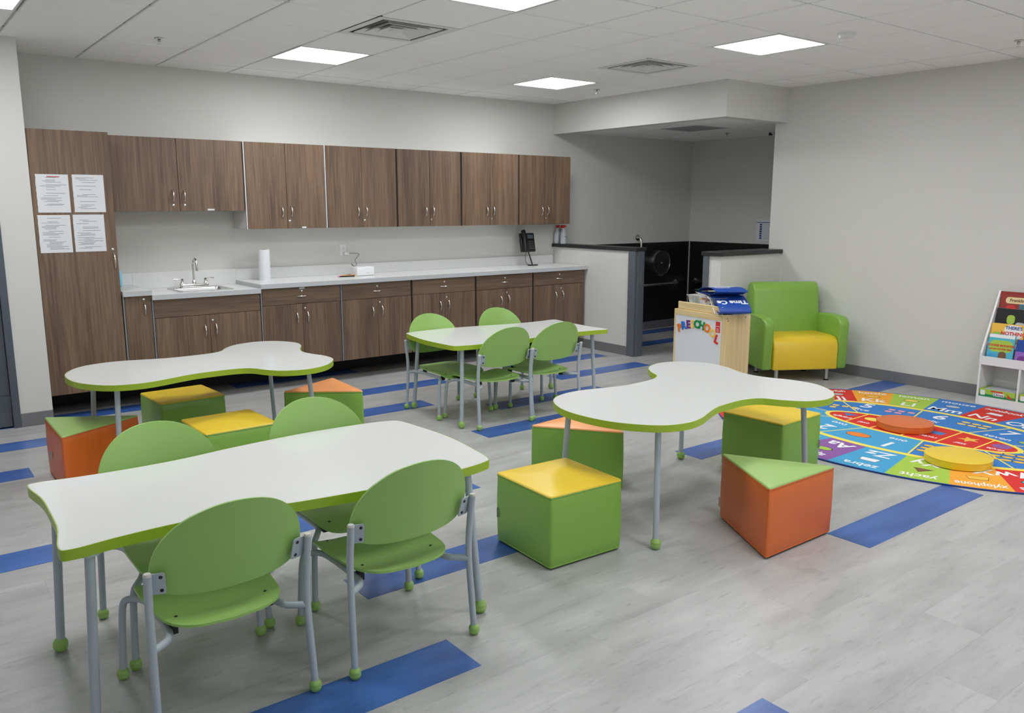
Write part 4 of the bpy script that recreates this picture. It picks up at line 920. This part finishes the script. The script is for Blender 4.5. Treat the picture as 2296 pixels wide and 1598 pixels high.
part('inner_line', MB().band(ell(IA+0.018, IB+0.018, 72), ell(IA-0.018, IB-0.018, 72), 0.005, 0.0077), 'r_yellow', t)
for y in (0.46, 0.24, 0.0, -0.235, -0.475):
    x = IA*math.sqrt(1-(y/IB)**2)
    part('divider', MB().prism([(-x, y-0.006), (x, y-0.006), (x, y+0.006), (-x, y+0.006)], 0.0068, 0.0076), 'r_yellow', t)
upl = Vector((-1, 0))
shp = [(0.55, 'triangle', 'p_blue', [(-0.06,-0.03),(0.06,-0.03),(0,0.05)]), (0.35, 'oval', 'p_yellow', disc(0.07, 20, 0, 0, 0.05)), (0.12, 'square', 'p_lime', [(-.05,-.05),(.05,-.05),(.05,.05),(-.05,.05)]), (-0.10, 'rectangle', 'p_blue', [(-.08,-.04),(.08,-.04),(.08,.04),(-.08,.04)]), (-0.355, 'star', 'c_gold', [((0.075 if k % 2 == 0 else 0.032)*math.sin(2*PI*k/10), (0.075 if k % 2 == 0 else 0.032)*math.cos(2*PI*k/10)) for k in range(10)][::-1]), (-0.57, 'circle', 'p_purple', disc(0.06, 24))]
for y, wd, m_, pts in shp:
    part('shape', MB().prism(pts, 0.0072, 0.0077), m_, t, (0.045, y, 0), (0, 0, PI/2))
    rtext('word', wd, 0.062, -0.10 if abs(y) < 0.5 else -0.06, y, upl, bold=0.001, sx=0.85)
# floor cushions lying on the rug
def cushion(label, x, y, m_, r=0.193, h=0.052):
    t = thing('floor_cushion', label, 'cushion', (x, y, 0.0098), 0.3, 'round floor cushions on the rug')
    part('body', MB().lathe([(r-0.01, 0), (r-0.002, 0.004), (r+0.002, h/2), (r, h-0.006)], 56), m_, t, smooth=50)
    part('top', MB().lathe([(r, h-0.006), (r-0.002, h-0.001), (r-0.02, h+0.001), (r*0.5, h+0.005), (0.01, h+0.006)], 56), m_, t, smooth=50)
    part('piping', MB().tube([(x_, y_, h-0.004) for x_, y_ in disc(r, 56)+[(r, 0)]], 0.0028, 6, caps=False), m_, t, smooth=60)
    part('handle_loop', MB().tube(catmull([(r, -0.05, 0.02), (r+0.012, -0.02, 0.016), (r+0.012, 0.02, 0.016), (r, 0.05, 0.02)], 4, False), 0.004, 6), 'rubber_black', t, smooth=60)
cushion('round orange floor cushion on the centre of the rug', 1.388, -0.100, 'vinyl_orange')
cushion('round yellow floor cushion on the near edge of the rug', 0.832, -0.735, 'vinyl_yellow', 0.195)

# ================================================================== BOOKSHELF (left end is in view)
t = thing('book_display_shelf', 'white sloped book display shelf against the right wall', 'bookshelf', (2.66, -0.045, 0))
W_ = 0.92; D = 0.27   # runs towards -y; local x goes back to the wall
side = [(0,0),(D,0),(D,0.93),(D-0.03,0.93),(0.0,0.43)]
def panel_y(y0, y1, pts): 
    n = len(pts); return MB().add([(x, y0, z) for x, z in pts]+[(x, y1, z) for x, z in pts], [tuple(range(n)), tuple(reversed(range(n, 2*n)))]+[(i, (i+1) % n, (i+1) % n+n, i+n) for i in range(n)])
part('side_panel', panel_y(-0.016, 0, side), 'shelf_white', t, bev=0.0015, seg=1)
part('side_panel', panel_y(-W_, -W_+0.016, side), 'shelf_white', t, bev=0.0015, seg=1)
part('back_panel', MB().box(D-0.008, D, -W_+0.016, -0.016, 0.0, 0.915), 'shelf_white', t)
part('plinth', MB().box(0.004, 0.02, -W_+0.016, -0.016, 0, 0.055), 'shelf_white', t)
part('bottom_shelf', MB().box(0.004, D-0.008, -W_+0.016, -0.016, 0.055, 0.07), 'shelf_white', t)
part('middle_shelf', MB().box(0.004, D-0.008, -W_+0.016, -0.016, 0.335, 0.35), 'shelf_white', t)
part('divider', MB().box(0.006, D-0.008, -0.318, -0.302, 0.07, 0.335), 'shelf_white', t)
part('divider', MB().box(0.006, D-0.008, -0.618, -0.602, 0.07, 0.335), 'shelf_white', t)
part('front_lip', MB().box(0.002, 0.014, -W_+0.016, -0.016, 0.335, 0.405), 'shelf_white', t)
tiers = [(0.018, 0.352), (0.078, 0.49), (0.138, 0.61), (0.195, 0.725)]
for k, (x, z) in enumerate(tiers):
    part('tier_shelf', MB().box(x, min(x+0.07, D-0.009), -W_+0.016, -0.016, z-0.012, z), 'shelf_white', t)
    if k: part('tier_lip', MB().box(x-0.002, x+0.006, -W_+0.016, -0.016, z, z+0.03), 'shelf_white', t)
part('top_rail', MB().box(D-0.03, D-0.008, -W_+0.016, -0.016, 0.885, 0.925), 'c_maroon', t)
def book(label, tier, y1, wdt, hgt, cover, deco=(), txt=(), th_=0.014):
    x, z = tiers[tier]; tl_ = 0.16
    t = thing('picture_book', label, 'book', (2.66+x+0.014, -0.045+y1, z+0.0005), 0, 'picture books on the display shelf')
    rot = Matrix.Rotation(tl_, 4, 'Y')
    # local: width along -y, height up, front facing -x
    part('cover', MB().box(0, th_, -wdt, 0, 0, hgt).xf(rot), cover, t, bev=0.001, seg=1)
    part('pages', MB().box(0.002, th_-0.002, -wdt+0.002, -0.004, 0.003, hgt+0.0006).xf(rot), 'paper', t)
    for q_, (a, b, c_, d, m_) in enumerate(deco):
        pts_ = [(-b*wdt, c_*hgt), (-a*wdt, c_*hgt), (-a*wdt, d*hgt), (-b*wdt, d*hgt)]
        if b-a < 0.9: pts_ = round_poly(pts_, min((b-a)*wdt, (d-c_)*hgt)*0.45, 4)
        e_ = -0.0004*(q_+1); n_ = len(pts_)
        part('artwork', MB().add([(e_, y_, z_) for y_, z_ in pts_]+[(0, y_, z_) for y_, z_ in pts_], [tuple(range(n_))]+[(i_, (i_+1) % n_, (i_+1) % n_+n_, i_+n_) for i_ in range(n_)]).xf(rot), m_, t)
    for (s, sz, fy, fz, m_, bo) in txt:
        o = text('title', s, sz, m_, t, (0, 0, 0), ext=0.0003, bold=bo, mx=rot @ Matrix.Translation((-0.0026, -wdt*fy, hgt*fz)) @ Matrix.Rotation(-PI/2, 4, 'Z') @ Matrix.Rotation(PI/2, 4, 'X'))
    return t
book('light blue picture book with green tree shape on the lowest display tier', 0, -0.03, 0.20, 0.24, 'c_teal', [(0.02,0.98,0.88,0.99,'p_white'),(0.06,0.95,0.40,0.80,'p_lime'),(0.45,0.75,0.02,0.42,'p_brown'),(0.0,0.42,0.02,0.34,'p_sky')], [('COOKIE MONSTER', 0.024, 0.5, 0.62, 'm_red', 0.0008), ('and the COOKIE TREE', 0.018, 0.5, 0.50, 'm_red', 0.0006)])
book('purple picture book on the lowest display tier, cut off by the photo edge', 0, -0.245, 0.21, 0.215, 'c_violet', [(0.0,1.0,0.55,1.0,'p_navy'),(0.35,0.65,0.52,0.80,'p_pink'),(0.1,0.9,0.05,0.4,'m_purple')], [('', 0.02, 0.5, 0.8, 'p_white', 0)])
book('yellow picture book with a speech bubble title on the second tier', 1, -0.02, 0.25, 0.185, 'c_gold', [(0.06,0.38,0.30,0.62,'p_lime'),(0.12,0.36,0.32,0.48,'p_black'),(0.40,0.97,0.36,0.96,'p_white')], [("THERE'S", 0.036, 0.69, 0.83, 'p_navy', 0.0008), ('NOTHING', 0.040, 0.69, 0.58, 'm_red', 0.0012)])
book('white picture book beside the yellow one on the second tier', 1, -0.285, 0.22, 0.17, 'p_white', [(0.0,0.5,0.0,0.3,'p_navy')])
book('dark night-sky picture book with a green globe on the third tier', 2, -0.025, 0.235, 0.185, 'p_black', [(0.36,0.62,0.32,0.72,'p_lime'),(0.66,0.95,0.16,0.42,'c_grey')])
book('pale blue picture book lying in front on the third tier lip', 2, -0.27, 0.20, 0.17, 'c_violet', [(0.1,0.9,0.3,0.7,'p_white')])
book('red picture book with a cream title band on the top tier', 3, -0.02, 0.24, 0.185, 'c_maroon', [(0.18,1.0,0.58,0.86,'c_cream'),(0.2,0.55,0.05,0.5,'p_red')], [('Franklin', 0.036, 0.55, 0.72, 'p_brown', 0.0006)])
book('turquoise and yellow picture book at the right of the top tier', 3, -0.17, 0.20, 0.125, 'c_teal', [(0.22,1.0,0.05,0.9,'p_yellow'),(0.3,0.5,0.3,0.8,'p_black')])
def puzzle(label, y1, wdt, title):
    t = thing('puzzle_box', label, 'box', (2.668, -0.045+y1, 0.0705), 0, 'toy boxes in the lower shelf')
    part('box', MB().box(0, 0.2, -wdt, 0, 0, 0.062), 'p_lime', t, bev=0.001, seg=1)
    part('front_print', MB().box(-0.0008, 0, -wdt, 0, 0.001, 0.022), 'm_green', t)
    part('lid_picture', MB().box(0.01, 0.19, -wdt+0.01, -0.03, 0.062, 0.063), 'c_grey', t)
    part('side_panel_print', MB().box(-0.0014, -0.0006, -0.045, -0.01, 0.012, 0.052), 'p_white', t)
    part('ribbon', MB().box(-0.0014, -0.0006, -wdt*0.66, -wdt*0.32, 0.046, 0.057), 'm_red', t)
    part('title_plate', MB().box(-0.0014, -0.0006, -wdt*0.70, -wdt*0.40, 0.015, 0.043), 'p_white', t)
    part('creature', MB().add([(-0.0014, -wdt*a, z) for a, z in ((0.76,0.05),(0.82,0.035),(0.97,0.005),(0.86,0.012),(0.78,0.01),(0.80,0.028))], [(0,1,2,3,4,5)]), 'm_red', t)
    if title: text('title', title, 0.031, 'm_purple', t, (0, 0, 0), ext=0.0002, bold=0.0005, mx=Matrix.Translation((-0.0018, -wdt*0.55, 0.028)) @ Matrix.Rotation(-PI/2, 4, 'Z') @ Matrix.Rotation(PI/2, 4, 'X'))
puzzle('green dinosaur puzzle box in the lower left shelf compartment', -0.02, 0.275, 'Dinos')
puzzle('green toy box in the second shelf compartment at the photo edge', -0.325, 0.26, '')
